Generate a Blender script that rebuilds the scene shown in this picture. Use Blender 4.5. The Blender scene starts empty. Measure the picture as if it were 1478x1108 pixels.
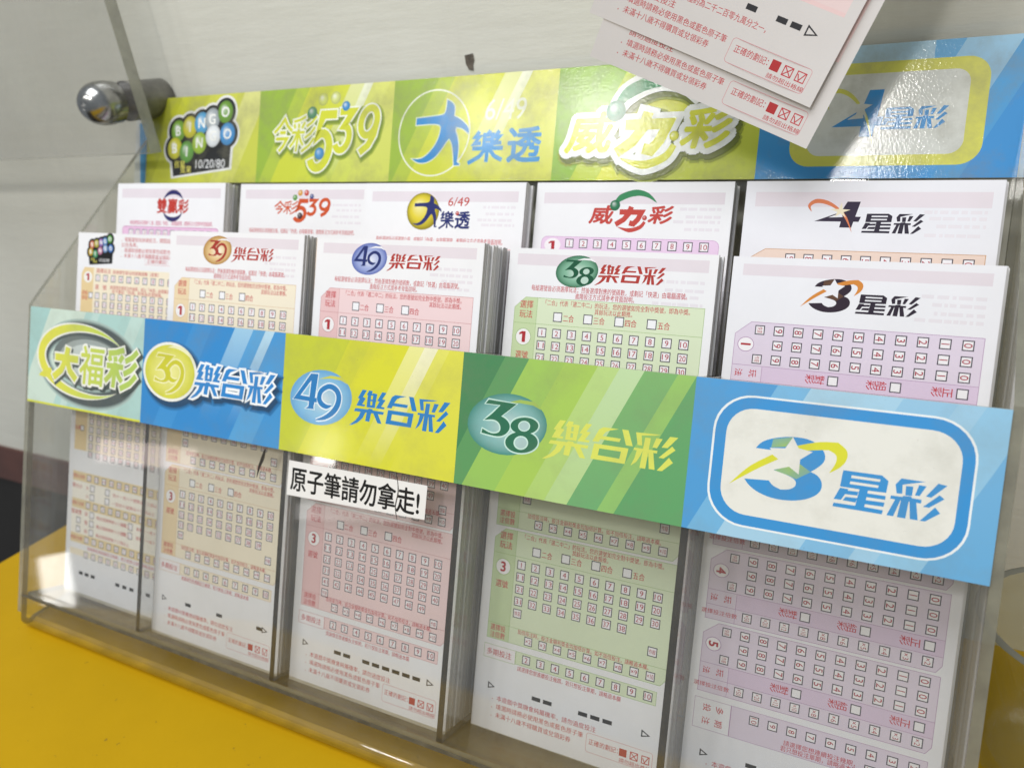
import bpy, math, random
import numpy as np
from mathutils import Matrix, Vector

random.seed(7)
scn = bpy.context.scene
COL = scn.collection
S = 0.088                                   # one rack column is 88 mm wide
TH = math.radians(20.5)                     # the rack leans back
sT, cT = math.sin(TH), math.cos(TH)
ZC = -1.988 * cT                            # counter height below the rack origin (column units)
O = Vector((0, 0, -ZC * S))                 # counter top is z = 0
AX = Matrix(((1, 0, 0), (0, sT, -cT), (0, cT, sT)))      # rack u, v, n -> world x, y, z
def RW(u, v, n):
    return AX @ Vector((u, v, n)) * S + O
def WW(x, y, z):                            # column units, world axes
    return Vector((x, y, z)) * S + O

# ------------------------------------------------------------------ camera
RM = ((0.8923083064625147, 0.08470008316047067, -0.44340927158830223),
      (0.1094693717813878, -0.9935217707617621, 0.030511434932154434),
      (-0.43795244360506513, -0.07576534123489545, -0.8957997935953417))
CAMP = (4.644935994396798, 0.13114490845918042, 2.8829382558739978)
r0, r1, r2 = (AX @ Vector(r) for r in RM)
cm = Matrix((r0, -r1, -r2)).transposed().to_4x4()
cm.translation = RW(*CAMP)
cam = bpy.data.objects.new('camera', bpy.data.cameras.new('camera'))
COL.objects.link(cam)
cam.matrix_world = cm
cam.data.sensor_width = 36
cam.data.lens = 1112.5 / 1478 * 36
cam.data.clip_start = 0.01
cam.data.clip_end = 50
cam.data.dof.use_dof = True
cam.data.dof.focus_distance = 0.275
cam.data.dof.aperture_fstop = 12
scn.camera = cam

# ------------------------------------------------------------------ world and lamps
w = bpy.data.worlds.new('World'); scn.world = w; w.use_nodes = True
bg = w.node_tree.nodes['Background']
bg.inputs[0].default_value = (0.87, 0.94, 1.0, 1)
bg.inputs[1].default_value = 0.345
def area(name, az, el, dist, sx, sy, power, color=(1, 1, 1), at=(3.0, 0.6, -0.4), roll=0):
    L = bpy.data.lights.new(name, 'AREA'); L.shape = 'RECTANGLE'; L.size = sx; L.size_y = sy
    L.energy = power; L.color = color
    o = bpy.data.objects.new(name, L); COL.objects.link(o)
    a, e = math.radians(az), math.radians(el)
    d = Vector((math.sin(a) * math.cos(e), -math.cos(a) * math.cos(e), math.sin(e)))
    p = RW(*at)
    o.location = p + d * dist
    o.rotation_euler = (-d).to_track_quat('-Z', 'Y').to_euler()
    o.rotation_euler.rotate_axis('Z', math.radians(roll))
    return o
# ceiling tubes of the shop, and the daylight from the shop front on the left
area('ceiling_lamp', -5, 34.5, 1.9, 0.10, 0.30, 6.0, (1, .97, .92), at=(4.4, 1.1, -.73))
area('ceiling_lamp', -25, 34.0, 1.9, 0.22, 0.12, 4.2, (1, .97, .92), at=(3.5, 1.1, -.73))
area('ceiling_lamp', -35, 32.0, 2.0, 0.13, 0.12, 1.6, (1, .97, .92), at=(2.8, 1.1, -.73))
area('overhead_lamp', -12, 64.0, 1.7, 1.3, 0.8, 20.5, (.96, .98, 1.0))
area('shop_window', -52.0, -8.6, 1.3, .052, .165, .18, (1, .98, .94), at=(0.45, -1.4, 0), roll=26)
area('shop_window', -50, 2.5, 1.5, 0.20, 0.05, 0.09, (1, .80, .76), at=(1.0, -.8, 0), roll=10)
area('shop_window', -36, 2.0, 1.5, 0.26, 0.035, 0.05, (1, .95, .93), at=(2.6, -.8, 0), roll=12)
area('shop_window', -39, 6.0, 1.6, 0.05, 0.10, 0.22, (1, .97, .92), at=(2.3, -.5, 0), roll=10)

scn.view_settings.view_transform = 'Standard'
scn.view_settings.look = 'None'
scn.view_settings.exposure = 0.0
scn.view_settings.gamma = 1
scn.cycles.use_denoising = True
scn.cycles.transparent_max_bounces = 40
scn.cycles.max_bounces = 12
scn.cycles.caustics_reflective = False
scn.cycles.caustics_refractive = False

# ------------------------------------------------------------------ colours and materials
def lin(h):
    h = h.lstrip('#')
    out = []
    for i in (0, 2, 4):
        c = int(h[i:i + 2], 16) / 255
        out.append(c / 12.92 if c <= .04045 else ((c + .055) / 1.055) ** 2.4)
    return tuple(out)
def mix(a, b, t):
    a = lin(a) if isinstance(a, str) else a
    b = lin(b) if isinstance(b, str) else b
    return tuple(x + (y - x) * t for x, y in zip(a, b))

def newmat(name):
    m = bpy.data.materials.new(name); m.use_nodes = True
    nt = m.node_tree; nt.nodes.clear()
    out = nt.nodes.new('ShaderNodeOutputMaterial')
    return m, nt, out
def N(nt, t, **kw):
    n = nt.nodes.new(t)
    for k, v in kw.items():
        if k.startswith('i_'): n.inputs[k[2:].replace('_', ' ')].default_value = v
        else: setattr(n, k, v)
    return n
def noise(nt, scale, detail=3, rough=.5, vec=None):
    tc = N(nt, 'ShaderNodeTexCoord')
    n = N(nt, 'ShaderNodeTexNoise'); n.inputs['Scale'].default_value = scale
    n.inputs['Detail'].default_value = detail; n.inputs['Roughness'].default_value = rough
    if vec:
        mp = N(nt, 'ShaderNodeMapping'); mp.inputs['Scale'].default_value = vec
        nt.links.new(tc.outputs['Object'], mp.inputs[0]); nt.links.new(mp.outputs[0], n.inputs['Vector'])
    else:
        nt.links.new(tc.outputs['Object'], n.inputs['Vector'])
    return n
def ramp(nt, src, p0, p1, c0=(0, 0, 0, 1), c1=(1, 1, 1, 1)):
    r = N(nt, 'ShaderNodeValToRGB')
    r.color_ramp.elements[0].position = p0; r.color_ramp.elements[0].color = c0
    r.color_ramp.elements[1].position = p1; r.color_ramp.elements[1].color = c1
    nt.links.new(src, r.inputs[0]); return r
def mixc(nt, fac, a, b, mode='MIX'):
    m = N(nt, 'ShaderNodeMix', data_type='RGBA', blend_type=mode)
    for sock, v in ((m.inputs[0], fac), (m.inputs[6], a), (m.inputs[7], b)):
        if hasattr(v, 'is_output'): nt.links.new(v, sock)
        elif isinstance(v, (int, float)): sock.default_value = v
        else: sock.default_value = (*v[:3], 1)
    return m.outputs[2]
def bump(nt, h, strength, dist):
    b = N(nt, 'ShaderNodeBump'); b.inputs['Strength'].default_value = strength; b.inputs['Distance'].default_value = dist
    nt.links.new(h, b.inputs['Height']); return b.outputs[0]

def simple(name, col, rough=.5, metal=0, nscale=0, namt=.1, spec=.5, bumpd=0, bscale=200):
    m, nt, out = newmat(name)
    p = N(nt, 'ShaderNodeBsdfPrincipled'); c = lin(col) if isinstance(col, str) else col
    p.inputs['Base Color'].default_value = (*c, 1)
    p.inputs['Roughness'].default_value = rough; p.inputs['Metallic'].default_value = metal
    p.inputs['Specular IOR Level'].default_value = spec
    if nscale:
        n = noise(nt, nscale, 6, .6)
        r = ramp(nt, n.outputs[0], .3, .7, (1 - namt,) * 3 + (1,), (1 + namt * .4,) * 3 + (1,))
        nt.links.new(mixc(nt, 1.0, c, r.outputs[0], 'MULTIPLY'), p.inputs['Base Color'])
    if bumpd:
        n2 = noise(nt, bscale, 4, .6)
        nt.links.new(bump(nt, n2.outputs[0], .6, bumpd), p.inputs['Normal'])
    nt.links.new(p.outputs[0], out.inputs[0])
    return m

def print_mat(name, gloss, grime, peel=0):
    m, nt, out = newmat(name)
    p = N(nt, 'ShaderNodeBsdfPrincipled')
    a = N(nt, 'ShaderNodeAttribute'); a.attribute_name = 'ink'
    c = a.outputs['Color']
    if gloss:
        # blotchy handling grime, dust specks, fine scratches
        g = ramp(nt, noise(nt, 38, 8, .68).outputs[0], .48, .72)
        k = N(nt, 'ShaderNodeMath', operation='MULTIPLY'); nt.links.new(g.outputs[0], k.inputs[0]); k.inputs[1].default_value = grime
        c = mixc(nt, k.outputs[0], c, (.21, .20, .13))
        s = ramp(nt, noise(nt, 560, 3, .55).outputs[0], .715, .75)
        k = N(nt, 'ShaderNodeMath', operation='MULTIPLY'); nt.links.new(s.outputs[0], k.inputs[0]); k.inputs[1].default_value = .40
        c = mixc(nt, k.outputs[0], c, (.10, .09, .06))
        p.inputs['Roughness'].default_value = .45
        p.inputs['Specular IOR Level'].default_value = .40
        p.inputs['Coat Weight'].default_value = .6
        p.inputs['Coat Roughness'].default_value = .09
        b = bump(nt, noise(nt, 1050, 2, .5).outputs[0], peel, .00026)
        nt.links.new(b, p.inputs['Coat Normal'])
    else:
        g = ramp(nt, noise(nt, 60, 6, .6).outputs[0], .25, .75, (.955, .955, .95, 1), (1, 1, 1, 1))
        c = mixc(nt, 1.0, c, g.outputs[0], 'MULTIPLY')
        p.inputs['Roughness'].default_value = .62
        p.inputs['Specular IOR Level'].default_value = .28
        nt.links.new(bump(nt, noise(nt, 900, 3, .6).outputs[0], .25, .00008), p.inputs['Normal'])
    nt.links.new(c, p.inputs['Base Color'])
    nt.links.new(p.outputs[0], out.inputs[0])
    return m
M_PAPER = print_mat('printed_paper', False, 0)
M_BANNER = print_mat('glossy_print', True, .22, .08)
M_BANNER_UP = print_mat('glossy_print_grimy', True, .50, .19)

def clear_mat(name, tint, rough=.02, dust=.0, dustcol=(.45, .43, .38), f0=.045, dscale=40, refl=1.0):
    """clear acrylic sheet: see-through, mirror-like at grazing angles, with some dust"""
    m, nt, out = newmat(name)
    tr = N(nt, 'ShaderNodeBsdfTransparent'); tr.inputs[0].default_value = (*tint, 1)
    gl = N(nt, 'ShaderNodeBsdfGlossy'); gl.inputs['Roughness'].default_value = rough
    gl.inputs['Color'].default_value = (refl, refl, refl, 1)
    geo = N(nt, 'ShaderNodeNewGeometry')
    dot = N(nt, 'ShaderNodeVectorMath', operation='DOT_PRODUCT')
    nt.links.new(geo.outputs['Incoming'], dot.inputs[0]); nt.links.new(geo.outputs['Normal'], dot.inputs[1])
    ab = N(nt, 'ShaderNodeMath', operation='ABSOLUTE'); nt.links.new(dot.outputs['Value'], ab.inputs[0])
    om = N(nt, 'ShaderNodeMath', operation='SUBTRACT'); om.inputs[0].default_value = 1; nt.links.new(ab.outputs[0], om.inputs[1])
    pw = N(nt, 'ShaderNodeMath', operation='POWER'); nt.links.new(om.outputs[0], pw.inputs[0]); pw.inputs[1].default_value = 5
    ma = N(nt, 'ShaderNodeMath', operation='MULTIPLY_ADD'); nt.links.new(pw.outputs[0], ma.inputs[0])
    ma.inputs[1].default_value = .75; ma.inputs[2].default_value = f0
    mx = N(nt, 'ShaderNodeMixShader'); nt.links.new(ma.outputs[0], mx.inputs[0])
    nt.links.new(tr.outputs[0], mx.inputs[1]); nt.links.new(gl.outputs[0], mx.inputs[2])
    res = mx.outputs[0]
    if dust:
        df = N(nt, 'ShaderNodeBsdfDiffuse'); df.inputs[0].default_value = (*dustcol, 1)
        n = ramp(nt, noise(nt, dscale, 7, .65).outputs[0], .30, .78)
        k = N(nt, 'ShaderNodeMath', operation='MULTIPLY'); nt.links.new(n.outputs[0], k.inputs[0]); k.inputs[1].default_value = dust
        mx2 = N(nt, 'ShaderNodeMixShader'); nt.links.new(k.outputs[0], mx2.inputs[0])
        nt.links.new(res, mx2.inputs[1]); nt.links.new(df.outputs[0], mx2.inputs[2]); res = mx2.outputs[0]
    nt.links.new(res, out.inputs[0])
    return m
M_CLEAR = clear_mat('clear_acrylic', (.946, .952, .952), dust=.085, dscale=26, rough=.03)
M_SIDE = clear_mat('side_acrylic', (.95, .95, .93), dust=.06, rough=.05)
M_DIV = clear_mat('divider_acrylic', (.93, .93, .92), dust=.10, rough=.08)
M_SHELF = clear_mat('dusty_shelf_acrylic', (.80, .78, .70), rough=.15, dust=.42, dustcol=(.36, .31, .18), dscale=60)
M_BASE = clear_mat('dusty_base_acrylic', (.93, .92, .86), rough=.10, dust=.18, dustcol=(.42, .32, .09), dscale=45)
M_BOARD = clear_mat('board_acrylic', (.95, .95, .94), rough=.10, dust=.20, dustcol=(.55, .53, .50), dscale=18)
M_GLASS = clear_mat('tumbler_glass', (.93, .94, .91), rough=.03, dust=.05)
def edge_mat(name, col, tr, rough=.25):
    m, nt, out = newmat(name)
    p = N(nt, 'ShaderNodeBsdfPrincipled'); p.inputs['Roughness'].default_value = rough
    n = ramp(nt, noise(nt, 70, 5, .6).outputs[0], .3, .75, (.7, .7, .7, 1), (1.15, 1.15, 1.1, 1))
    nt.links.new(mixc(nt, 1.0, lin(col), n.outputs[0], 'MULTIPLY'), p.inputs['Base Color'])
    t = N(nt, 'ShaderNodeBsdfTransparent'); t.inputs[0].default_value = (.9, .9, .85, 1)
    mx = N(nt, 'ShaderNodeMixShader'); mx.inputs[0].default_value = tr
    nt.links.new(p.outputs[0], mx.inputs[1]); nt.links.new(t.outputs[0], mx.inputs[2])
    nt.links.new(mx.outputs[0], out.inputs[0]); return m
M_EDGE = edge_mat('acrylic_cut_edge', '#8d8c80', .30)
M_DEDGE = edge_mat('divider_cut_edge', '#231d16', .03)
M_BEDGE = edge_mat('board_cut_edge', '#a3a29a', .15)

# ------------------------------------------------------------------ mesh helpers
def mesh_obj(name, verts, faces, mats, parent=None, matrix=None, midx=None, smooth=False):
    me = bpy.data.meshes.new(name)
    me.from_pydata([tuple(v) for v in verts], [], faces)
    for m in (mats if isinstance(mats, (list, tuple)) else [mats]): me.materials.append(m)
    if midx: me.polygons.foreach_set('material_index', midx)
    if smooth: me.polygons.foreach_set('use_smooth', [True] * len(me.polygons))
    me.update()
    o = bpy.data.objects.new(name, me); COL.objects.link(o)
    if parent is not None: o.parent = parent
    if matrix is not None: o.matrix_local = matrix
    return o
def empty(name, matrix):
    o = bpy.data.objects.new(name, None); COL.objects.link(o); o.matrix_world = matrix
    o.empty_display_size = .01
    return o
def tag(o, label=None, cat=None, group=None, kind=None):
    if label: o['label'] = label
    if cat: o['category'] = cat
    if group: o['group'] = group
    if kind: o['kind'] = kind
    return o
RACKM = AX.to_4x4(); RACKM.translation = O
def rack_at(u, v, n):
    m = AX.to_4x4(); m.translation = RW(u, v, n); return m

class MB:
    def __init__(self): self.v = []; self.f = []; self.mi = []
    def face(self, pts, mi=0):
        b = len(self.v); self.v += [Vector(p) for p in pts]; self.f.append(list(range(b, b + len(pts)))); self.mi.append(mi)
    def box(self, x0, x1, y0, y1, z0, z1, mis=(0, 0, 0, 0, 0, 0)):      # mis: -x +x -y +y -z +z
        c = lambda i, j, k: ((x0, x1)[i], (y0, y1)[j], (z0, z1)[k])
        q = [((0,0,0),(0,0,1),(0,1,1),(0,1,0)), ((1,0,0),(1,1,0),(1,1,1),(1,0,1)), ((0,0,0),(1,0,0),(1,0,1),(0,0,1)),
             ((0,1,0),(0,1,1),(1,1,1),(1,1,0)), ((0,0,0),(0,1,0),(1,1,0),(1,0,0)), ((0,0,1),(1,0,1),(1,1,1),(0,1,1))]
        for k, fc in enumerate(q): self.face([c(*p) for p in fc], mis[k])
    def prism(self, poly, x0, x1, mi_cap=0, mi_side=1):                 # poly of (v, n) extruded along u
        self.face([(x0, a, b) for a, b in poly], mi_cap)
        self.face([(x1, a, b) for a, b in reversed(poly)], mi_cap)
        k = len(poly)
        for i in range(k):
            a, b = poly[i], poly[(i + 1) % k]
            s = mi_side[i] if isinstance(mi_side, (list, tuple)) else mi_side
            self.face([(x0, *a), (x1, *a), (x1, *b), (x0, *b)], s)
    def lathe(self, prof, c, axis='z', seg=48, mi=0):
        rings = []
        for r, h in prof:
            ring = []
            for i in range(seg):
                a = 2 * math.pi * i / seg
                p = (r * math.cos(a), r * math.sin(a), h) if axis == 'z' else (r * math.cos(a), h, r * math.sin(a))
                ring.append(len(self.v)); self.v.append(Vector(c) + Vector(p))
            rings.append(ring)
        for A, B in zip(rings, rings[1:]):
            for i in range(seg):
                self.f.append([A[i], A[(i + 1) % seg], B[(i + 1) % seg], B[i]]); self.mi.append(mi)
    def build(self, name, mats, parent=None, matrix=None, scale=S, smooth=False):
        return mesh_obj(name, [v * scale for v in self.v], self.f, mats, parent, matrix, self.mi, smooth)

# ------------------------------------------------------------------ lettering
_tc = {}
def text_geo(s, off=0.0, res=3):
    k = (s, off, res)
    if k in _tc: return _tc[k]
    c = bpy.data.curves.new('lettering', 'FONT'); c.body = s; c.size = 1; c.offset = off; c.resolution_u = res
    c.fill_mode = 'FRONT'
    o = bpy.data.objects.new('lettering', c); COL.objects.link(o)
    dg = bpy.context.evaluated_depsgraph_get(); dg.update()
    e = o.evaluated_get(dg); m = e.to_mesh()
    vs = [(v.co.x, v.co.y) for v in m.vertices]; fs = [list(p.vertices) for p in m.polygons]
    e.to_mesh_clear(); bpy.data.objects.remove(o); bpy.data.curves.remove(c)
    xs = [v[0] for v in vs] or [0, 1]; ys = [v[1] for v in vs] or [0, 1]
    _tc[k] = (vs, fs, min(xs), max(xs), min(ys), max(ys)); return _tc[k]

STEP = 3e-6                                  # ink films lie this far (metres) above what they overlap
class Print:
    """flat ink shapes in column units (x right, y up) that become one mesh with an 'ink' colour"""
    def __init__(self): self.v = []; self.f = []; self.c = []; self.k = 0; self.reg = []
    def add(self, pts, faces, col, layer):
        self.k += 1
        b = len(self.v); self.note(pts, layer)
        self.v += [(p[0], p[1], 0.0) for p in pts]
        if callable(col): self.c += [col(p[0], p[1]) for p in pts]
        else:
            cc = lin(col) if isinstance(col, str) else col
            self.c += [cc] * len(pts)
        self.f += [[b + i for i in f] for f in faces]
    def note(self, pts, layer):
        xs = [p[0] for p in pts]; ys = [p[1] for p in pts]
        self.reg.append((layer, len(self.reg), len(self.v), len(pts), min(xs), max(xs), min(ys), max(ys)))
    def stack(self):
        """height of every ink film: one step above the highest film it overlaps"""
        rs = sorted(self.reg); n = len(rs)
        bx = np.array([r[4:8] for r in rs]); lv = np.zeros(n)
        for i in range(n):
            if i:
                o = (bx[:i, 0] < bx[i, 1]) & (bx[:i, 1] > bx[i, 0]) & (bx[:i, 2] < bx[i, 3]) & (bx[:i, 3] > bx[i, 2])
                lv[i] = 1 + (lv[:i][o].max() if o.any() else 0)
            z = lv[i]*STEP/S; b, k = rs[i][2], rs[i][3]
            for q in range(b, b+k): x, y, z0 = self.v[q]; self.v[q] = (x, y, z0+z)
    def poly(self, pts, col, layer=1): self.add(pts, [list(range(len(pts)))], col, layer)
    fine = False
    def rect(self, x0, y0, x1, y1, col, layer=1):
        if self.fine: return self.grid(x0, y0, x1, y1, col, layer, max(2, int(64*abs(x1-x0)+1)), max(1, int(16*abs(y1-y0)+1)))
        self.poly([(x0, y0), (x1, y0), (x1, y1), (x0, y1)], col, layer)
    def grid(self, x0, y0, x1, y1, col, layer=1, nx=24, ny=14):
        pts = [(x0 + (x1 - x0) * i / nx, y0 + (y1 - y0) * j / ny) for j in range(ny + 1) for i in range(nx + 1)]
        q = nx + 1
        self.add(pts, [[j*q+i, j*q+i+1, (j+1)*q+i+1, (j+1)*q+i] for j in range(ny) for i in range(nx)], col, layer)
    def frame(self, x0, y0, x1, y1, t, col, layer=2):
        o = [(x0, y0), (x1, y0), (x1, y1), (x0, y1)]; i = [(x0+t, y0+t), (x1-t, y0+t), (x1-t, y1-t), (x0+t, y1-t)]
        self.add(o + i, [[k, (k + 1) % 4, 4 + (k + 1) % 4, 4 + k] for k in range(4)], col, layer)
    def outline(self, pts, t, col, layer=2): self.ribbon(pts + [pts[0]], t, col, layer)
    def disc(self, cx, cy, rx, ry, col, layer=1, seg=36, rot=0):
        cr, sr = math.cos(rot), math.sin(rot)
        pts = [(cx, cy)] + [(cx + rx*math.cos(a)*cr - ry*math.sin(a)*sr, cy + rx*math.cos(a)*sr + ry*math.sin(a)*cr)
                            for a in (2*math.pi*i/seg for i in range(seg))]
        self.add(pts, [[0, 1 + i, 1 + (i + 1) % seg] for i in range(seg)], col, layer)
    def ball(self, cx, cy, rx, ry, c, layer=1, hi='#ffffff', amt=.75, edge=None, hx=-.35, hy=.4, rot=0):
        """printed ball with its printed shine: concentric rings"""
        nr, seg = 7, 32; c = lin(c) if isinstance(c, str) else c; hi = lin(hi); ed = mix(c, '#000000', .35) if edge is None else lin(edge)
        cr, sr = math.cos(rot), math.sin(rot)
        pts = []; cs = []
        for j in range(nr + 1):
            t = j / nr
            for i in range(seg):
                a = 2*math.pi*i/seg
                x = rx*(t*math.cos(a) + hx*(1-t)); y = ry*(t*math.sin(a) + hy*(1-t))
                pts.append((cx + x*cr - y*sr, cy + x*sr + y*cr))
                if t < .55: cs.append(mix(mix(c, hi, amt), c, t/.55))
                else: cs.append(mix(c, ed, ((t-.55)/.45)**1.6))
        fs = [[j*seg+i, j*seg+(i+1) % seg, (j+1)*seg+(i+1) % seg, (j+1)*seg+i] for j in range(nr) for i in range(seg)]
        self.k += 1; b = len(self.v); self.note(pts, layer)
        self.v += [(p[0], p[1], 0.0) for p in pts]; self.c += cs; self.f += [[b+i for i in f] for f in fs]
    def ring(self, cx, cy, rx, ry, t, col, layer=1, seg=48, a0=0, a1=360, rot=0, taper=False):
        pts = []; ws = []
        n = max(6, int(seg*abs(a1-a0)/360))
        for i in range(n + 1):
            a = math.radians(a0 + (a1-a0)*i/n); x, y = rx*math.cos(a), ry*math.sin(a)
            pts.append((cx + x*math.cos(rot) - y*math.sin(rot), cy + x*math.sin(rot) + y*math.cos(rot)))
            ws.append(t*(math.sin(math.pi*i/n) if taper else 1))
        self.ribbon(pts, ws, col, layer)
    def ribbon(self, pts, width, col, layer=1, ext=0, miter=.45):
        n = len(pts)
        ws = width if isinstance(width, (list, tuple)) else [width]*n
        P = [Vector(p[:2]) for p in pts]
        closed = (P[0]-P[-1]).length < 1e-6 and n > 2
        if ext and not closed:
            d = (P[0]-P[1]); d.length and P.__setitem__(0, P[0] + d.normalized()*ext)
            d = (P[-1]-P[-2]); d.length and P.__setitem__(-1, P[-1] + d.normalized()*ext)
        L = []; Rr = []
        for i in range(n):
            if closed and i in (0, n-1): a, b = P[1]-P[0], P[-1]-P[-2]; a, b = b, a
            else: a = P[i]-P[i-1] if i else P[1]-P[0]; b = P[i+1]-P[i] if i < n-1 else P[i]-P[i-1]
            a = a.normalized(); b = b.normalized()
            na, nb = Vector((-a.y, a.x)), Vector((-b.y, b.x))
            m = na + nb
            if m.length < 1e-4: m = na
            m = m.normalized(); k = max(miter, m.dot(na))
            off = m*(ws[i]/2/k); L.append(P[i]+off); Rr.append(P[i]-off)
        self.add([tuple(p) for p in L + Rr], [[i, n+i, n+i+1, i+1] for i in range(n-1)], col, layer)
    def smooth(self, ctrl, widths, col, layer=1, sub=8):
        """tapered brush stroke through control points (Catmull-Rom)"""
        pts = []; ws = []
        c = [ctrl[0]] + list(ctrl) + [ctrl[-1]]
        for i in range(1, len(c)-2):
            for k in range(sub):
                t = k/sub; q = []
                for d in (0, 1):
                    a, b, e, f = c[i-1][d], c[i][d], c[i+1][d], c[i+2][d]
                    q.append(.5*(2*b + (e-a)*t + (2*a-5*b+4*e-f)*t*t + (3*b-a-3*e+f)*t**3))
                pts.append(tuple(q)); ws.append(widths[i-1] + (widths[i]-widths[i-1])*t)
        pts.append(ctrl[-1][:2]); ws.append(widths[-1])
        self.ribbon(pts, ws, col, layer)
    def text(self, s, x, y, em, col, layer=3, anchor='c', fitw=None, off=0.0, shear=0, rot=0, sy=1.0, res=3):
        """y is the vertical middle of the letters; em the letter size"""
        if off > 0:                          # heavier weight: overprint the same letters with a small shift
            o_ = off*em
            sh = ((-o_, 0), (o_, 0)) if off <= .0125 else tuple((o_*math.cos(k*math.pi/3), o_*math.sin(k*math.pi/3)) for k in range(6))
            for dx, dy in sh: self.text(s, x+dx, y+dy, em, col, layer, anchor, fitw, 0, shear, rot, sy, res)
            return
        vs, fs, x0, x1, y0, y1 = text_geo(s, 0, res)
        sx = em
        if fitw: sx = fitw/max(1e-6, x1-x0)
        mx = (x0+x1)/2 if anchor == 'c' else (x0 if anchor == 'l' else x1); my = (y0+y1)/2
        cr, sr = math.cos(rot), math.sin(rot); pts = []
        for a, b in vs:
            py = (b-my)*em*sy; px = (a-mx)*sx + shear*py
            pts.append((x + px*cr - py*sr, y + px*sr + py*cr))
        self.add(pts, fs, col, layer)
    def fat_text(self, s, x, y, em, col, o, layer, n=12, **kw):
        for i in range(n):
            a = 2*math.pi*i/n
            self.text(s, x + o*math.cos(a), y + o*math.sin(a), em, col, layer, **kw)
    def build(self, name, mat, parent=None, matrix=None):
        self.stack()
        o = mesh_obj(name, [(x*S, y*S, z*S) for x, y, z in self.v], self.f, mat, parent, matrix)
        at = o.data.color_attributes.new('ink', 'FLOAT_COLOR', 'POINT')
        flat = []
        for c in self.c: flat += [c[0], c[1], c[2], 1.0]
        at.data.foreach_set('color', flat)
        return o

# stroke lettering for the angular headings (unit box, y up)
GL = {
 '樂': [[(.19,.98),(.07,.80),(.21,.80),(.05,.58),(.27,.60)], [(.83,.98),(.71,.80),(.86,.80),(.70,.58),(.93,.60)],
       [(.37,.86),(.63,.86),(.63,.55),(.37,.55),(.37,.86)], [(.39,.705),(.61,.705)], [(.54,1.0),(.47,.88)],
       [(0,.43),(1,.43)], [(.5,.52),(.5,-.02)], [(.44,.40),(.26,.16),(-.10,-.05)], [(.56,.40),(.74,.18),(1.0,.04)]],
 '合': [[(.0,.57),(.30,.95),(.64,.95)], [(.70,.99),(.85,.80),(1.02,.54)], [(.24,.66),(.70,.66)], [(.14,.42),(.86,.42),(.86,.03),(.14,.03),(.14,.42)]],
 '彩': [[(.03,.86),(.30,.90),(.54,.99)], [(.07,.79),(.13,.66)], [(.27,.80),(.30,.66)], [(.53,.84),(.43,.66)],
       [(.01,.54),(.58,.54)], [(.30,.64),(.30,-.02)], [(.25,.50),(.15,.28),(.0,.12)], [(.35,.48),(.46,.28),(.58,.16)],
       [(1.0,.99),(.84,.82),(.62,.70)], [(1.0,.68),(.84,.50),(.61,.37)], [(1.03,.37),(.84,.15),(.54,-.02)]],
 '星': [[(.22,.97),(.82,.97),(.82,.61),(.22,.61),(.22,.97)], [(.24,.79),(.80,.79)], [(.24,.55),(.16,.43),(.04,.33)],
       [(.16,.43),(.94,.43)], [(.12,.235),(.90,.235)], [(.0,.03),(1.0,.03)], [(.52,.56),(.52,.05)]],
 '今': [[(.0,.56),(.30,.78),(.50,1.0),(.70,.78),(1.0,.60)], [(.32,.56),(.66,.56)], [(.14,.36),(.78,.36),(.62,.14),(.40,-.04)]],
 '力': [[(.05,.70),(.93,.70),(.86,.30),(.74,.05),(.56,.10)], [(.46,1.0),(.44,.62),(.30,.28),(.03,.0)]],
 '大': [[(.02,.66),(.98,.66)], [(.52,1.0),(.48,.62),(.32,.26),(.02,.0)], [(.53,.62),(.68,.28),(.98,.02)]],
}
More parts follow.
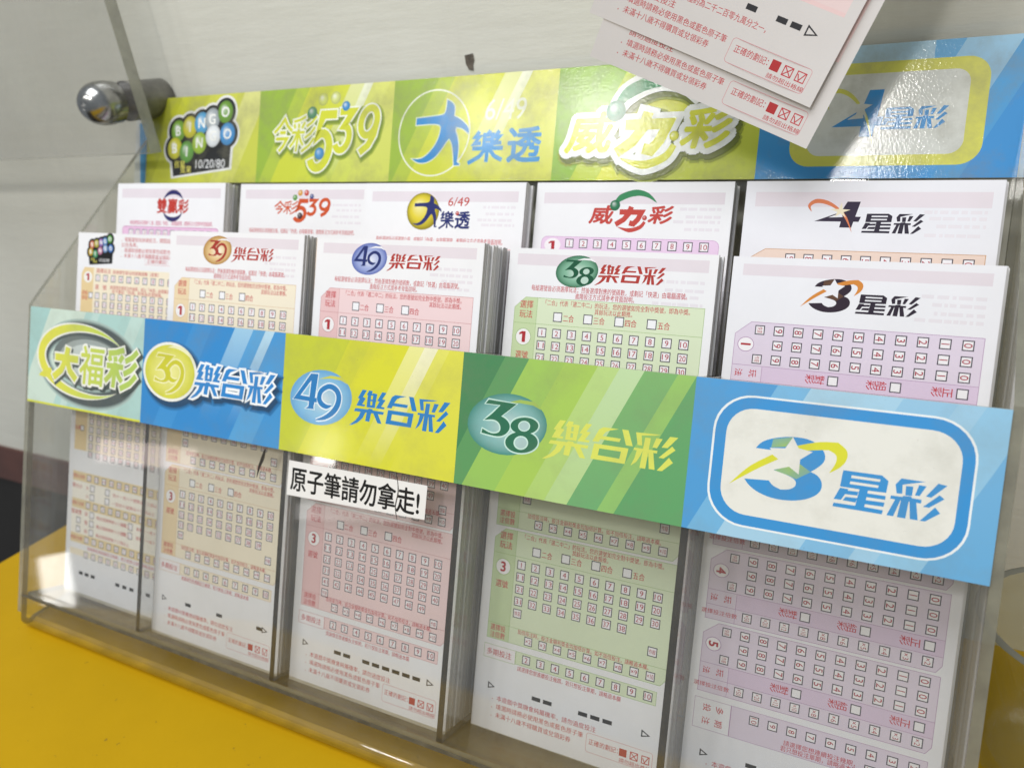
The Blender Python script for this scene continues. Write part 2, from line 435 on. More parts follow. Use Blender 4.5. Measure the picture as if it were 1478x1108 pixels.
# outlines of the printed lettering and emblems, in unit boxes
WORD = [[(0.119,0.996),(0.165,0.996),(0.129,0.802),(0.159,0.781),(0.126,0.609),(0.156,0.606),(0.151,0.556),(0.063,0.551),(0.094,0.745),(0.074,0.758)], [(0.187,1.000),(0.226,0.994),(0.222,0.933),(0.180,0.867),(0.166,0.872)], [(0.179,0.911),(0.214,0.913),(0.209,0.580),(0.172,0.546)], [(0.233,0.940),(0.275,0.931),(0.258,0.553),(0.228,0.554)], [(0.179,0.921),(0.275,0.931),(0.274,0.887),(0.180,0.867)], [(0.180,0.764),(0.271,0.770),(0.269,0.729),(0.179,0.716)], [(0.174,0.609),(0.263,0.621),(0.258,0.553),(0.172,0.546)], [(0.324,0.997),(0.369,0.997),(0.331,0.812),(0.364,0.805),(0.325,0.615),(0.362,0.609),(0.356,0.559),(0.268,0.553),(0.302,0.742),(0.279,0.753)], [(0.057,0.482),(0.185,0.489),(0.200,0.521),(0.236,0.520),(0.241,0.486),(0.356,0.483),(0.350,0.411),(0.043,0.395)], [(0.180,0.469),(0.229,0.468),(0.212,0.169),(0.168,0.175)], [(0.117,0.434),(0.171,0.435),(0.140,0.241),(0.088,0.098),(0.034,0.018),(0.000,0.000),(0.062,0.148),(0.099,0.285)], [(0.236,0.460),(0.289,0.451),(0.340,0.165),(0.297,0.167)], [(0.459,0.972),(0.573,0.974),(0.510,0.918),(0.478,0.870),(0.455,0.763),(0.594,0.761),(0.585,0.679),(0.441,0.679),(0.431,0.612),(0.382,0.607),(0.427,0.911)], [(0.597,0.983),(0.644,0.980),(0.685,0.626),(0.635,0.626)], [(0.398,0.559),(0.656,0.562),(0.603,0.462),(0.440,0.461)], [(0.656,0.562),(0.638,0.191),(0.596,0.291),(0.603,0.462)], [(0.638,0.191),(0.380,0.188),(0.433,0.299),(0.596,0.291)], [(0.380,0.188),(0.398,0.559),(0.440,0.461),(0.433,0.299)], [(0.700,0.962),(0.875,0.982),(0.843,0.948),(0.742,0.906),(0.752,0.678),(0.719,0.678)], [(0.769,0.872),(0.809,0.873),(0.790,0.157),(0.748,0.159)], [(0.696,0.605),(0.864,0.609),(0.862,0.547),(0.693,0.551)], [(0.800,0.565),(0.836,0.560),(0.857,0.167),(0.815,0.168)], [(0.718,0.579),(0.761,0.576),(0.745,0.426),(0.720,0.280),(0.682,0.176),(0.706,0.371)], [(0.848,0.892),(0.892,0.889),(0.859,0.665),(0.826,0.668)], [(0.943,0.966),(1.000,0.968),(0.933,0.704),(0.890,0.697)], [(0.964,0.754),(0.989,0.678),(0.912,0.456),(0.876,0.456)], [(0.949,0.490),(0.980,0.388),(0.909,0.166),(0.872,0.160)]]
STARWORD = [[(0.064,0.990),(0.423,0.999),(0.486,0.880),(0.414,0.893),(0.144,0.890),(0.059,0.882)], [(0.060,0.926),(0.146,0.895),(0.134,0.559),(0.050,0.563)], [(0.139,0.817),(0.411,0.826),(0.405,0.732),(0.137,0.728)], [(0.414,0.897),(0.486,0.880),(0.478,0.573),(0.399,0.575),(0.400,0.674)], [(0.134,0.656),(0.407,0.665),(0.477,0.641),(0.478,0.573),(0.311,0.558),(0.234,0.558),(0.051,0.556)], [(0.052,0.523),(0.132,0.518),(0.126,0.478),(0.228,0.489),(0.220,0.387),(0.106,0.374),(0.073,0.210),(0.003,0.201)], [(0.234,0.569),(0.312,0.565),(0.295,0.101),(0.211,0.106)], [(0.308,0.485),(0.477,0.490),(0.476,0.391),(0.303,0.386)], [(0.113,0.306),(0.223,0.322),(0.210,0.199),(0.090,0.206)], [(0.298,0.305),(0.474,0.318),(0.469,0.207),(0.291,0.198)], [(0.007,0.106),(0.211,0.117),(0.295,0.122),(0.467,0.115),(0.462,0.008),(0.000,0.009)], [(0.597,0.996),(0.812,0.996),(0.698,0.909),(0.615,0.842),(0.621,0.614),(0.571,0.600),(0.552,0.821)], [(0.646,0.823),(0.710,0.833),(0.708,0.592),(0.649,0.583)], [(0.758,0.896),(0.824,0.889),(0.774,0.621),(0.733,0.620)], [(0.523,0.527),(0.625,0.534),(0.631,0.562),(0.701,0.579),(0.711,0.540),(0.796,0.535),(0.793,0.438),(0.519,0.443)], [(0.568,0.469),(0.614,0.464),(0.565,0.008),(0.504,0.006)], [(0.618,0.477),(0.687,0.476),(0.674,0.000),(0.599,0.003)], [(0.691,0.467),(0.751,0.461),(0.784,0.005),(0.714,0.004)], [(0.921,1.000),(1.000,0.975),(0.876,0.624),(0.828,0.635)], [(0.944,0.718),(0.989,0.633),(0.866,0.364),(0.814,0.366)], [(0.919,0.400),(0.968,0.264),(0.848,0.010),(0.801,0.003)]]
MAN = [(0.324,0.757),(0.437,0.712),(0.550,0.602),(0.541,0.380),(0.740,0.285),(0.913,0.143),(0.970,0.055),(0.974,-0.051),(0.897,0.008),(0.788,0.086),(0.624,0.116),(0.602,0.043),(0.673,-0.096),(0.723,-0.321),(0.717,-0.569),(0.705,-0.693),(0.782,-0.732),(0.773,-0.764),(0.626,-0.767),(0.594,-0.517),(0.542,-0.266),(0.450,-0.139),(0.374,-0.212),(0.242,-0.409),(0.049,-0.607),(-0.186,-0.704),(-0.403,-0.688),(-0.567,-0.596),(-0.348,-0.612),(-0.170,-0.539),(0.026,-0.354),(0.157,-0.130),(0.209,0.119),(0.142,0.196),(-0.086,0.217),(-0.507,0.200),(-0.503,0.360),(-0.101,0.387),(0.228,0.405),(0.311,0.477)]
NUM3 = [(-0.489,0.506),(0.222,0.487),(-0.145,0.166),(-0.042,0.134),(0.065,0.051),(0.106,-0.063),(0.039,-0.192),(-0.071,-0.270),(-0.202,-0.301),(-0.372,-0.294),(-0.613,-0.270),(-0.597,-0.173),(-0.410,-0.246),(-0.274,-0.250),(-0.169,-0.206),(-0.126,-0.125),(-0.162,-0.009),(-0.253,0.057),(-0.372,0.071),(-0.573,0.030),(-0.383,0.188),(-0.182,0.416),(-0.565,0.410)]
NUM4 = [ [(-0.350,0.579),(-0.185,0.589),(-0.657,-0.014),(-0.894,-0.133)], [(-0.894,-0.133),(-0.657,-0.014),(-0.114,-0.030),(-0.105,-0.141)], [(-0.313,0.580),(-0.111,0.590),(-0.202,-0.267),(-0.372,-0.273)], [(-0.470,-0.332),(-0.369,-0.270),(-0.209,-0.265),(-0.186,-0.323)] ]
NUM8A = [(0.791,0.074),(0.786,0.032),(0.765,-0.011),(0.729,-0.052),(0.678,-0.088),(0.616,-0.119),(0.546,-0.143),(0.471,-0.158),(0.395,-0.164),(0.321,-0.160),(0.254,-0.147),(0.197,-0.125),(0.152,-0.095),(0.123,-0.058),(0.110,-0.018),(0.115,0.025),(0.137,0.069),(0.174,0.110),(0.226,0.147),(0.289,0.178),(0.360,0.201),(0.435,0.215),(0.511,0.220),(0.584,0.216),(0.650,0.202),(0.706,0.180),(0.750,0.150),(0.778,0.114)]
NUM8B = [(0.811,-0.290),(0.806,-0.344),(0.782,-0.398),(0.740,-0.449),(0.681,-0.496),(0.609,-0.535),(0.527,-0.565),(0.439,-0.585),(0.349,-0.592),(0.262,-0.587),(0.183,-0.570),(0.115,-0.542),(0.062,-0.503),(0.028,-0.457),(0.012,-0.405),(0.017,-0.351),(0.043,-0.296),(0.087,-0.243),(0.147,-0.197),(0.221,-0.158),(0.305,-0.128),(0.393,-0.110),(0.483,-0.104),(0.568,-0.110),(0.646,-0.127),(0.712,-0.156),(0.763,-0.194),(0.796,-0.239)]
NUM8C = [(0.593,0.040),(0.592,0.013),(0.584,-0.014),(0.568,-0.039),(0.547,-0.061),(0.520,-0.079),(0.490,-0.092),(0.457,-0.100),(0.424,-0.101),(0.392,-0.097),(0.363,-0.086),(0.337,-0.070),(0.317,-0.050),(0.304,-0.026),(0.298,0.000),(0.299,0.027),(0.307,0.054),(0.323,0.079),(0.345,0.102),(0.371,0.120),(0.402,0.133),(0.435,0.140),(0.468,0.141),(0.500,0.136),(0.529,0.126),(0.554,0.110),(0.574,0.090),(0.587,0.066)]
NUM8D = [(0.581,-0.335),(0.579,-0.370),(0.569,-0.405),(0.551,-0.437),(0.525,-0.466),(0.492,-0.490),(0.455,-0.507),(0.416,-0.517),(0.375,-0.519),(0.336,-0.513),(0.300,-0.499),(0.268,-0.479),(0.244,-0.452),(0.227,-0.421),(0.219,-0.387),(0.221,-0.352),(0.231,-0.317),(0.250,-0.284),(0.276,-0.256),(0.309,-0.232),(0.346,-0.215),(0.386,-0.206),(0.427,-0.204),(0.466,-0.210),(0.502,-0.224),(0.532,-0.244),(0.556,-0.271),(0.573,-0.301)]
NUM9 = [(0.375,-0.161),(0.213,-0.209),(0.043,-0.150),(-0.038,-0.014),(0.016,0.173),(0.241,0.310),(0.461,0.267),(0.583,0.102),(0.558,-0.130),(0.405,-0.343),(0.164,-0.502),(-0.104,-0.588)]
NUM9W = [0.016, 0.118, 0.144, 0.144, 0.133, 0.129, 0.144, 0.154, 0.157, 0.144, 0.102, 0.019]
GAP = [(-0.100,0.465),(0.293,0.554),(0.634,0.544),(0.820,0.443)]
THREE = [(0.125,0.760),(0.151,0.874),(0.217,0.960),(0.301,1.009),(0.379,1.000),(0.435,0.914),(0.460,0.795),(0.457,0.687),(0.429,0.590),(0.399,0.518),(0.433,0.485),(0.458,0.395),(0.459,0.270),(0.432,0.164),(0.379,0.079),(0.313,0.033),(0.233,0.027),(0.161,0.081),(0.111,0.166),(0.084,0.263),(0.206,0.294),(0.226,0.224),(0.268,0.183),(0.312,0.206),(0.338,0.274),(0.335,0.358),(0.299,0.413),(0.223,0.463),(0.271,0.572),(0.313,0.664),(0.263,0.785),(0.201,0.758)]
STAR5 = [(0.299,0.998),(0.331,0.844),(0.399,0.817),(0.344,0.678),(0.345,0.453),(0.295,0.547),(0.226,0.471),(0.248,0.634),(0.192,0.790),(0.268,0.816)]
SWL = [(0.010,0.145),(0.100,0.474),(0.209,0.696),(0.240,0.637),(0.137,0.436)]
SWR = [(0.317,0.873),(0.424,0.987),(0.510,1.006),(0.556,0.915),(0.561,0.778),(0.534,0.643),(0.484,0.538),(0.512,0.703),(0.511,0.825),(0.471,0.877),(0.407,0.849),(0.342,0.802)]

def soften(q, it=2):
    """round an outline's soft bends, keep its sharp corners"""
    q = [Vector(t) for t in q]
    for _ in range(it):
        out = []; n = len(q)
        for i in range(n):
            a, b, c = q[i-1], q[i], q[(i+1) % n]
            u, w_ = (b-a), (c-b)
            if u.length < 1e-6 or w_.length < 1e-6: continue
            if u.normalized().dot(w_.normalized()) < .60: out.append(b)
            else: out += [b-u*.25, b+w_*.25]
        q = out
    return [tuple(t) for t in q]
def trace(p, polys, x0, y0, sx, sy, col, layer, ext=0, dx=0, dy=0):
    for q in polys:
        pts = [(x0+dx+a*sx, y0+dy+b*sy) for a, b in q]
        p.poly(pts, col, layer)
        if ext: p.ribbon(pts+[pts[0]], 2*ext, col, layer, 0, .85)
THREE = soften(THREE); NUM3 = soften(NUM3); MAN = soften(MAN); SWR = soften(SWR); SWL = soften(SWL)
def strokes(p, ch, x0, y0, x1, y1, wd, col, layer, shear=.18, ext=0, dx=0, dy=0):
    h = y1-y0; ww = x1-x0-shear*h
    if ch == '樂' : wd = (wd-2*ext)*.74 + 2*ext
    for st in GL[ch]:
        pts = [(x0 + dx + a*ww + shear*b*h, y0 + dy + b*h) for a, b in st]
        p.ribbon(pts, wd, col, layer, ext)
def word(p, s, x0, y0, x1, y1, wd, col, layer, shear=.18, ext=0, slope=0, dx=0, dy=0, gap=.03):
    if s in ('樂合彩', '星彩'):
        return trace(p, WORD if s[0] == '樂' else STARWORD, x0, y0, x1-x0, y1-y0, col, layer, ext, dx, dy)
    n = len(s); tot = x1-x0; cw = tot/(n-gap)
    for i, ch in enumerate(s):
        a = x0 + i*cw*1.0; b = a + cw*(1-gap) + shear*(y1-y0)*.55
        yy = slope*i
        if ch in GL: strokes(p, ch, a, y0+yy, b, y1+yy, wd, col, layer, shear, ext, dx, dy)
        else:
            h = y1-y0
            if ext or wd > h*.2:
                p.fat_text(ch, (a+b)/2+dx, (y0+y1)/2+yy+dy, h*1.1, col, max(ext, .3*wd), layer, fitw=b-a-shear*h*.6, off=.025, shear=shear, res=6)
            else: p.text(ch, (a+b)/2+dx, (y0+y1)/2+yy+dy, h*1.1, col, layer, fitw=b-a-shear*h*.6, off=.028, shear=shear, res=6)

def arc(cx, cy, rx, ry, a0, a1, n=14):
    return [(cx + rx*math.cos(math.radians(a0+(a1-a0)*i/n)), cy + ry*math.sin(math.radians(a0+(a1-a0)*i/n))) for i in range(n+1)]
DIG = {
 '3': [[(.02,.98),(.78,.98),(.38,.60)] + arc(.40,.30,.40,.31,70,-150,16)],
 '9': [arc(.5,.68,.40,.32,20,380,26) , [(.90,.66),(.86,.36),(.66,.12),(.30,-.04)]],
 '4': [[(.98,.30),(.02,.30),(.66,1.0),(.66,-.02)]],
 '8': [arc(.5,.76,.30,.23,0,360,24), arc(.5,.26,.40,.27,0,360,26)],
 '5': [[(.95,.98),(.30,.98),(.20,.58)] + arc(.42,.32,.44,.32,110,-150,18)],
}
def digit(p, ch, x0, y0, x1, y1, wd, col, layer, shear=0, ext=0, dx=0, dy=0):
    h = y1-y0; ww = x1-x0-shear*h
    for st in DIG[ch]:
        p.ribbon([(x0+dx+a*ww+shear*b*h, y0+dy+b*h) for a, b in st], wd, col, layer, ext)

# ------------------------------------------------------------------ the setting
def plain(name, x0, x1, y0, y1, z0, z1, mat, label, cat, kind='structure'):
    b = MB(); b.box(x0, x1, y0, y1, z0, z1)
    c = Vector(((x0+x1)/2, (y0+y1)/2, (z0+z1)/2)); b.v = [v-c for v in b.v]
    o = b.build(name, mat, None, Matrix.Translation(WW(*c)))
    tag(o, label, cat, None, kind); return o

def wall_material():
    m, nt, out = newmat('painted_wall')
    p = N(nt, 'ShaderNodeBsdfPrincipled'); p.inputs['Roughness'].default_value = .55
    a = ramp(nt, noise(nt, 5, 6, .6).outputs[0], .3, .75, (.86, .85, .82, 1), (1.04, 1.03, 1.0, 1))
    c = mixc(nt, 1.0, lin('#dcdcd4'), a.outputs[0], 'MULTIPLY')
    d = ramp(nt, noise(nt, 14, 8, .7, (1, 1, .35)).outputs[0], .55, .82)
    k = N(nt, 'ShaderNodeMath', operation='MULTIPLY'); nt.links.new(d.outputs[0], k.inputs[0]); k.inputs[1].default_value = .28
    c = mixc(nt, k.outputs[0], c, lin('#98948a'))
    nt.links.new(c, p.inputs['Base Color'])
    # brushed emulsion: strokes along the wall
    n1 = noise(nt, 70, 6, .65, (.22, 1, 1.3))
    nt.links.new(bump(nt, n1.outputs[0], .26, .0018), p.inputs['Normal'])
    nt.links.new(p.outputs[0], out.inputs[0]); return m
YW = 1.25
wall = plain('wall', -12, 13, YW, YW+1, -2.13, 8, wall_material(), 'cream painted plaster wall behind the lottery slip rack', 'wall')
plain('wall_band', -12, 13, YW-.03, YW+1, -2.53, -2.132, simple('brown_paint', '#5a352c', .5, nscale=20, namt=.3), 'brown painted band along the wall beside the counter', 'wall trim')
plain('lower_wall', -12, 13, YW, YW+1, -9.1, -2.532, simple('dark_wall', '#1e1b19', .7, nscale=10, namt=.3), 'dark lower part of the wall left of the yellow counter', 'wall')
plain('floor', -12, 13, -14, YW, -9.2, -9.102, simple('dark_floor', '#3a3733', .6, nscale=6, namt=.2), 'dark floor below the counter', 'floor')
b = MB()
hx, hz = 2.44, 1.145
ck = .42
pts = [(hx-.05, .085), (hx+.075, .10), (hx+.085, .02), (hx+.06, -.03), (hx+.062, -.10), (hx-.005, -.085), (hx-.04, -.02), (hx-.045, .03)]
b.face([(hx+(x-hx)*ck, YW-.0045, hz+z*ck) for x, z in pts], 0)
o = b.build('paint_chip', simple('bare_plaster', '#6b6358', .9, nscale=300, namt=.5), None, Matrix.Translation(O))
bpy.context.view_layer.update()
o.parent = wall; o.matrix_parent_inverse = wall.matrix_world.inverted()
# counter
def counter_material():
    m, nt, out = newmat('yellow_laminate')
    p = N(nt, 'ShaderNodeBsdfPrincipled'); p.inputs['Roughness'].default_value = .5; p.inputs['Specular IOR Level'].default_value = .10
    a = ramp(nt, noise(nt, 9, 6, .6).outputs[0], .3, .75, (.90, .90, .88, 1), (1.03, 1.03, 1.0, 1))
    c = mixc(nt, 1.0, lin('#c29a10'), a.outputs[0], 'MULTIPLY')
    s = ramp(nt, noise(nt, 330, 2, .5).outputs[0], .74, .78)
    k = N(nt, 'ShaderNodeMath', operation='MULTIPLY'); nt.links.new(s.outputs[0], k.inputs[0]); k.inputs[1].default_value = .5
    c = mixc(nt, k.outputs[0], c, (.12, .09, .03))
    nt.links.new(c, p.inputs['Base Color'])
    nt.links.new(bump(nt, noise(nt, 420, 3, .6).outputs[0], .25, .0002), p.inputs['Normal'])
    nt.links.new(p.outputs[0], out.inputs[0]); return m
ctop = empty('counter', Matrix.Translation(WW(3, -.6, ZC)))
tag(ctop, 'yellow laminate counter top under the acrylic rack', 'counter')
b = MB(); b.box(-3.875, 5.5, -3.2, 1.847, -.40, -.014)
b.build('counter_top', counter_material(), ctop)
b = MB(); b.box(-3.6, 5.3, -2.9, 1.8, -7.23, -.402)
b.build('cabinet', simple('cabinet_board', '#6e5a22', .5, nscale=12), ctop)

# ------------------------------------------------------------------ the acrylic rack
rack = empty('display_rack', RACKM)
tag(rack, 'two tier clear acrylic rack with colourful printed header and front strips', 'display rack')
HF = .5704                                   # height of the printed strips
VB = -1.988
dirv = (sT/cT)                                # v rise per unit of depth of a level line
def level(n): return VB + (-n)*dirv          # v of the counter plane at depth n
T = .034
# front sheet bent into the base plate (one piece)
prof_o = [(0.0, 0.0)]; prof_i = [(0.0, -T)]
R_ = .05
c0 = Vector((VB + R_*1.25, -R_))
a_end = math.radians(180 + 69.5)
for i in range(9):
    a = math.radians(90) + (a_end - math.radians(90))*i/8
    prof_o.append((c0.x + R_*math.cos(a), c0.y + R_*math.sin(a)))
    prof_i.append((c0.x + (R_-T)*math.cos(a), c0.y + (R_-T)*math.sin(a)))
lo = prof_o[-1]; li = prof_i[-1]
dn = .76 + lo[1]
prof_o.append((lo[0] + dn*dirv, lo[1]-dn)); prof_i.append((li[0] + dn*dirv, li[1]-dn))
# prof tuples are (v, n)
b = MB(); k = len(prof_o)
for i in range(k-1):
    mi = 0 if i < 1 else (2 if i < 3 or i > 8 else 3)
    b.face([(0, *prof_o[i]), (0, *prof_o[i+1]), (5, *prof_o[i+1]), (5, *prof_o[i])], mi)
    b.face([(0, *prof_i[i]), (5, *prof_i[i]), (5, *prof_i[i+1]), (0, *prof_i[i+1])], 0 if i < 1 else 0)
    for x in (0, 5): b.face([(x, *prof_o[i]), (x, *prof_i[i]), (x, *prof_i[i+1]), (x, *prof_o[i+1])], 1)
b.face([(0, *prof_o[0]), (5, *prof_o[0]), (5, *prof_i[0]), (0, *prof_i[0])], 1)
b.build('front_panel', [M_CLEAR, M_EDGE, M_BASE, edge_mat('bent_edge', '#d6ac2a', .25, .55)], rack)  # yellow bend: light refracted from the counter is painted into the clear acrylic
# shelves
b = MB(); b.prism([(-1.768, -T-.001), (-1.797, -.455), (-1.829, -.455), (-1.80, -T-.001)], .002, 4.998, 1, [0, 0, 0, 1])
b.build('shelf', [M_SHELF, M_EDGE], rack)
b = MB(); b.box(0, 5, -1.784, -1.768, .0012, .0040)
glue = simple('dirty_glue_line', '#5d5849', .6, nscale=120, namt=.5)
b.build('glue_seam', glue, rack)
# upper tier
b = MB(); b.box(.002, 4.998, -1.44, .347, -.468, -.457, (1, 1, 1, 1, 0, 0)); b.build('middle_panel', [M_CLEAR, M_EDGE], rack)
b = MB(); b.box(.002, 4.998, -1.47, -1.443, -.738, -.457, (1, 1, 0, 0, 1, 1)); b.build('shelf', [M_SHELF, M_EDGE], rack)
b = MB(); b.box(.0, 5.0, level(-.75)+.04, 1.40, -.765, -.741, (1, 1, 1, 1, 0, 0)); b.build('back_panel', [M_CLEAR, M_EDGE], rack)
# side sheets
nb = -.768
side = [(0.0, -T-.001), (1.21, nb-.002), (level(nb)+.05, nb-.002), (level(-T)+.02+.04, -T-.001)]
for x in (0, 5):
    b = MB(); x0, x1 = (-.036, -.001) if x == 0 else (5.001, 5.036)
    side2 = [(0.012, 0.0), (1.225, nb-.012), (level(nb)+.01, nb-.012), (level(-.09)+.01, -.09), (VB+.10, 0)]
    b.prism(side2, x0, x1, 0, 1)
    b.build('side_panel', [M_SIDE, M_EDGE], rack)
for i in range(1, 5):
    b = MB(); x = i + .004
    b.box(x-.015, x+.015, -1.765, -.004, -.45, -T-.002, (0, 0, 1, 1, 1, 1))
    b.build('divider', [M_DIV, M_DEDGE], rack)
# scuffs on the front sheet
b = MB()
def scuff(pts, wds, n=.0015):
    for (p0, p1, w0, w1) in zip(pts, pts[1:], wds, wds[1:]):
        d = Vector((p1[0]-p0[0], p1[1]-p0[1])).normalized(); nx, ny = -d.y, d.x
        b.face([(p0[0]+nx*w0, p0[1]+ny*w0, n), (p0[0]-nx*w0, p0[1]-ny*w0, n), (p1[0]-nx*w1, p1[1]-ny*w1, n), (p1[0]+nx*w1, p1[1]+ny*w1, n)])
scuff([(1.905, -.585), (1.893, -.63), (1.872, -.68), (1.86, -.735)], [.006, .011, .008, .002])
sc2 = simple('dark_scuff', '#2b2620', .7)
b.build('scuff_mark', sc2, rack)

# ------------------------------------------------------------------ printed strips
def cell_streaks(p, x0, base, bands, h=HF, nx=40):
    """cell background: a colour field with slanted light bands printed across it"""
    slant = .27
    def col(x, y):
        u = x - x0; wv = y/h + 1 if y <= 0 else y/h
        q = u - slant*(wv)
        c = lin(base)
        for (a, bb, cc, s0, s1) in bands:              # from q=a to q=bb, strength s0 at the bottom, s1 at the top
            if a <= q < bb: c = mix(c, cc, s0 + (s1-s0)*wv)
        return c
    # slanted strips so that every band has a clean edge
    cuts = sorted(set([-.3, 1.02] + [v for bd in bands for v in bd[:2]]))
    ny = 8
    for a, bb in zip(cuts, cuts[1:]):
        mid = (a+bb)/2
        for j in range(ny):
            w0, w1 = j/ny, (j+1)/ny
            def clip(q, wv): return min(1, max(0, q + slant*wv))
            q = [(clip(a, w0), w0), (clip(bb, w0), w0), (clip(bb, w1), w1), (clip(a, w1), w1)]
            if q[1][0]-q[0][0] < 1e-5 and q[2][0]-q[3][0] < 1e-5: continue
            pts = [(x0+u, (wv-1)*h) for u, wv in q]
            def cc(x, y):
                wv = y/h + 1; c = lin(base)
                for (m0, m1, kcol, s0, s1) in bands:
                    if m0 <= mid < m1: c = mix(c, kcol, max(0, min(1, s0 + (s1-s0)*wv)))
                return c
            p.poly(pts, cc, 1)
def XY(x0, h=HF): return lambda u, wv: (u, (wv-1)*h)
q = XY(0)
def card(p, x0, h=HF):                       # the board behind the ink
    p.rect(x0, -h, x0+1, 0, '#e8e8e0', 0)
def strip_section(p, name, parent, x0, v, n, mat, label=None):
    """section mesh with its own origin at the cell's top left"""
    p.v = [(x-x0, y, z) for x, y, z in p.v]
    m = Matrix.Translation(Vector((x0, v, n))*S)
    o = p.build(name, mat, parent, m)
    if label: o['label'] = label
    return o

def star_poly(tips, inner=.42):
    cx = sum(t[0] for t in tips)/5; cy = sum(t[1] for t in tips)/5; out = []
    for i in range(5):
        a, bq = tips[i], tips[(i+1) % 5]; m = ((a[0]+bq[0])/2, (a[1]+bq[1])/2)
        out += [a, (cx + (m[0]-cx)*inner*1.15, cy + (m[1]-cy)*inner*1.15)]
    return out, (cx, cy)

def three_star(p, X, c3, cgrad, cpaper, csw, ctext, csw2=None, layer=3, th=1.0):
    """X maps logo coordinates (0..1 across, 0..1 up, about 2.2:1) to the print"""
    sc = abs(X(1, 0)[0]-X(0, 0)[0])
    def g(x, y):
        a = X(.29, .68); d = math.hypot(x-a[0], y-a[1])/sc
        return mix(cgrad, c3, min(1, max(0, (d-.07)/.12)))
    def Xl(q): return [X(*t) for t in q]
    p.poly(Xl(THREE), c3, layer)
    p.poly(Xl([(.223,.463),(.299,.413),(.335,.375),(.40,.515),(.34,.62),(.30,.56)]), g, layer+.5)
    p.poly(Xl([(.205,.935),(.301,1.0),(.27,.84),(.20,.80)]), g, layer+.5)
    p.poly(Xl(SWL), csw, layer+1); p.poly(Xl(SWR), csw2 or csw, layer+1)
    p.poly(Xl(STAR5), cpaper, layer+2)
def star_text(p, x0, y0, x1, y1, col, layer, slope=0, wd=None):
    h = y1-y0; wd = wd or h*.145
    word(p, '星彩', x0, y0, x1, y1, wd, col, layer, shear=.16, gap=.0, slope=slope)

def four_star(p, X, col, cglow, csw, cpaper, layer=3):
    sc = abs(X(1, 0)[0]-X(0, 0)[0])
    pts = [X(.0,.30), X(.32,.92), X(.46,.92), X(.42,.44), X(.50,.44), X(.485,.28), X(.40,.28), X(.385,.06), X(.25,.06), X(.265,.28)]
    body = [X(.02,.26), X(.30,.60), X(.36,.97), X(.50,.97), X(.46,.44), X(.52,.44), X(.50,.26), X(.445,.26), X(.43,.05), X(.30,.05), X(.31,.26)]
    p.poly(body, col, layer)
    hole = [X(.17,.40), X(.31,.58), X(.325,.42)]
    p.poly(hole, cpaper, layer+1)
    p.smooth([X(-.02,.60), X(-.05,.82), X(.02,.98), X(.14,.93), X(.26,.72), X(.36,.40), X(.44,-.12)], [0, sc*.035, sc*.05, sc*.045, sc*.03, sc*.025, 0], csw, layer+2)
    tips = [X(.30,.95), X(.40,.68), X(.36,.40), X(.24,.42), X(.18,.70)]
    st, c = star_poly(tips, .34)
    p.add([c]+st, [[0, 1+i, 1+(i+1) % 10] for i in range(10)], cglow, layer+3)

def bingo_logo(p, X, sc, layer, colours, small=True, outline='#e9e9e6'):
    """ten lettered balls on a black cloud"""
    top = [(.20,.66),(.36,.70),(.52,.74),(.66,.78),(.83,.86)]
    bot = [(.16,.42),(.33,.36),(.50,.47),(.68,.55),(.87,.56)]
    r = .125
    balls = list(zip(top+bot, 'BINGOBINGO', colours))
    for o_, c_, ly in ((.075, outline, 0), (.045, '#17181a', 1)):
        for (xy, ch, cc) in balls: p.disc(*X(*xy), sc*(r+o_), sc*(r+o_), c_, layer+ly)
        p.poly([X(.12-o_+.04,.34), X(.92+o_-.04,.50), X(.91+o_-.04,.10-o_+.05), X(.16-o_+.04,.02-o_+.05)], c_, layer+ly)
    for (xy, ch, cc) in balls:
        p.ball(*X(*xy), sc*r, sc*r*1.08, cc, layer+2, amt=.55)
        a = X(*xy); p.text(ch, a[0], a[1], sc*.17, '#f4f4ee', layer+3, off=.02)
    a = X(.24,.19); p.text('賓果', a[0], a[1], sc*.10, '#d8d060', layer+3, off=.01)
    a = X(.33,.11); p.text('賓果', a[0], a[1], sc*.10, '#d8d060', layer+3, off=.01)
    a = X(.66,.17); p.text('10/20/80', a[0], a[1], sc*.15, '#e8e8e8', layer+3)

def jincai(p, X, sc, layer, ctext, balls, ball5, outline=None, shadow=None):
    passes = []
    if shadow:
        for o_, m in ((.026, .35), (.014, .7)): passes.append((mix(shadow[0], shadow[1], m), o_, .012, -.018))
    if outline: passes.append((outline, .011, 0, 0))
    passes.append((ctext, 0, 0, 0))
    for i, (c, o_, dx, dy) in enumerate(passes):
        for (d, bx, wd) in (('今', (.0,.26,.20,.66), .025), ('彩', (.17,.24,.42,.68), .021)):
            a = X(bx[0], bx[1]); e = X(bx[2], bx[3])
            strokes(p, d, a[0], a[1], e[0], e[1], sc*(wd+2*o_), c, layer+i, .12, sc*o_, sc*dx, sc*dy)
        for (d, bx, wd) in (('5', (.36,.02,.62,.70), .062), ('3', (.59,.24,.79,.72), .05), ('9', (.78,.22,1.0,.74), .05)):
            a = X(bx[0], bx[1]); e = X(bx[2], bx[3])
            digit(p, d, a[0], a[1], e[0], e[1], sc*(wd+2*o_), c, layer+i, .16, sc*o_, sc*dx, sc*dy)
    L = layer+len(passes)
    for (x, y, r, c) in balls: p.ball(*X(x, y), sc*r, sc*r, c, L, amt=.7)
    p.ball(*X(*ball5[:2]), sc*ball5[2], sc*ball5[2], ball5[3], L, amt=.4)

def leaping_man(p, cx, cy, rx, ry, col, layer, outline=None):
    pts = [(cx+x*rx, cy+y*ry) for x, y in MAN]
    if outline: p.ribbon(pts+[pts[0]], rx*.05, outline, layer-.3)
    p.poly(pts, col, layer)

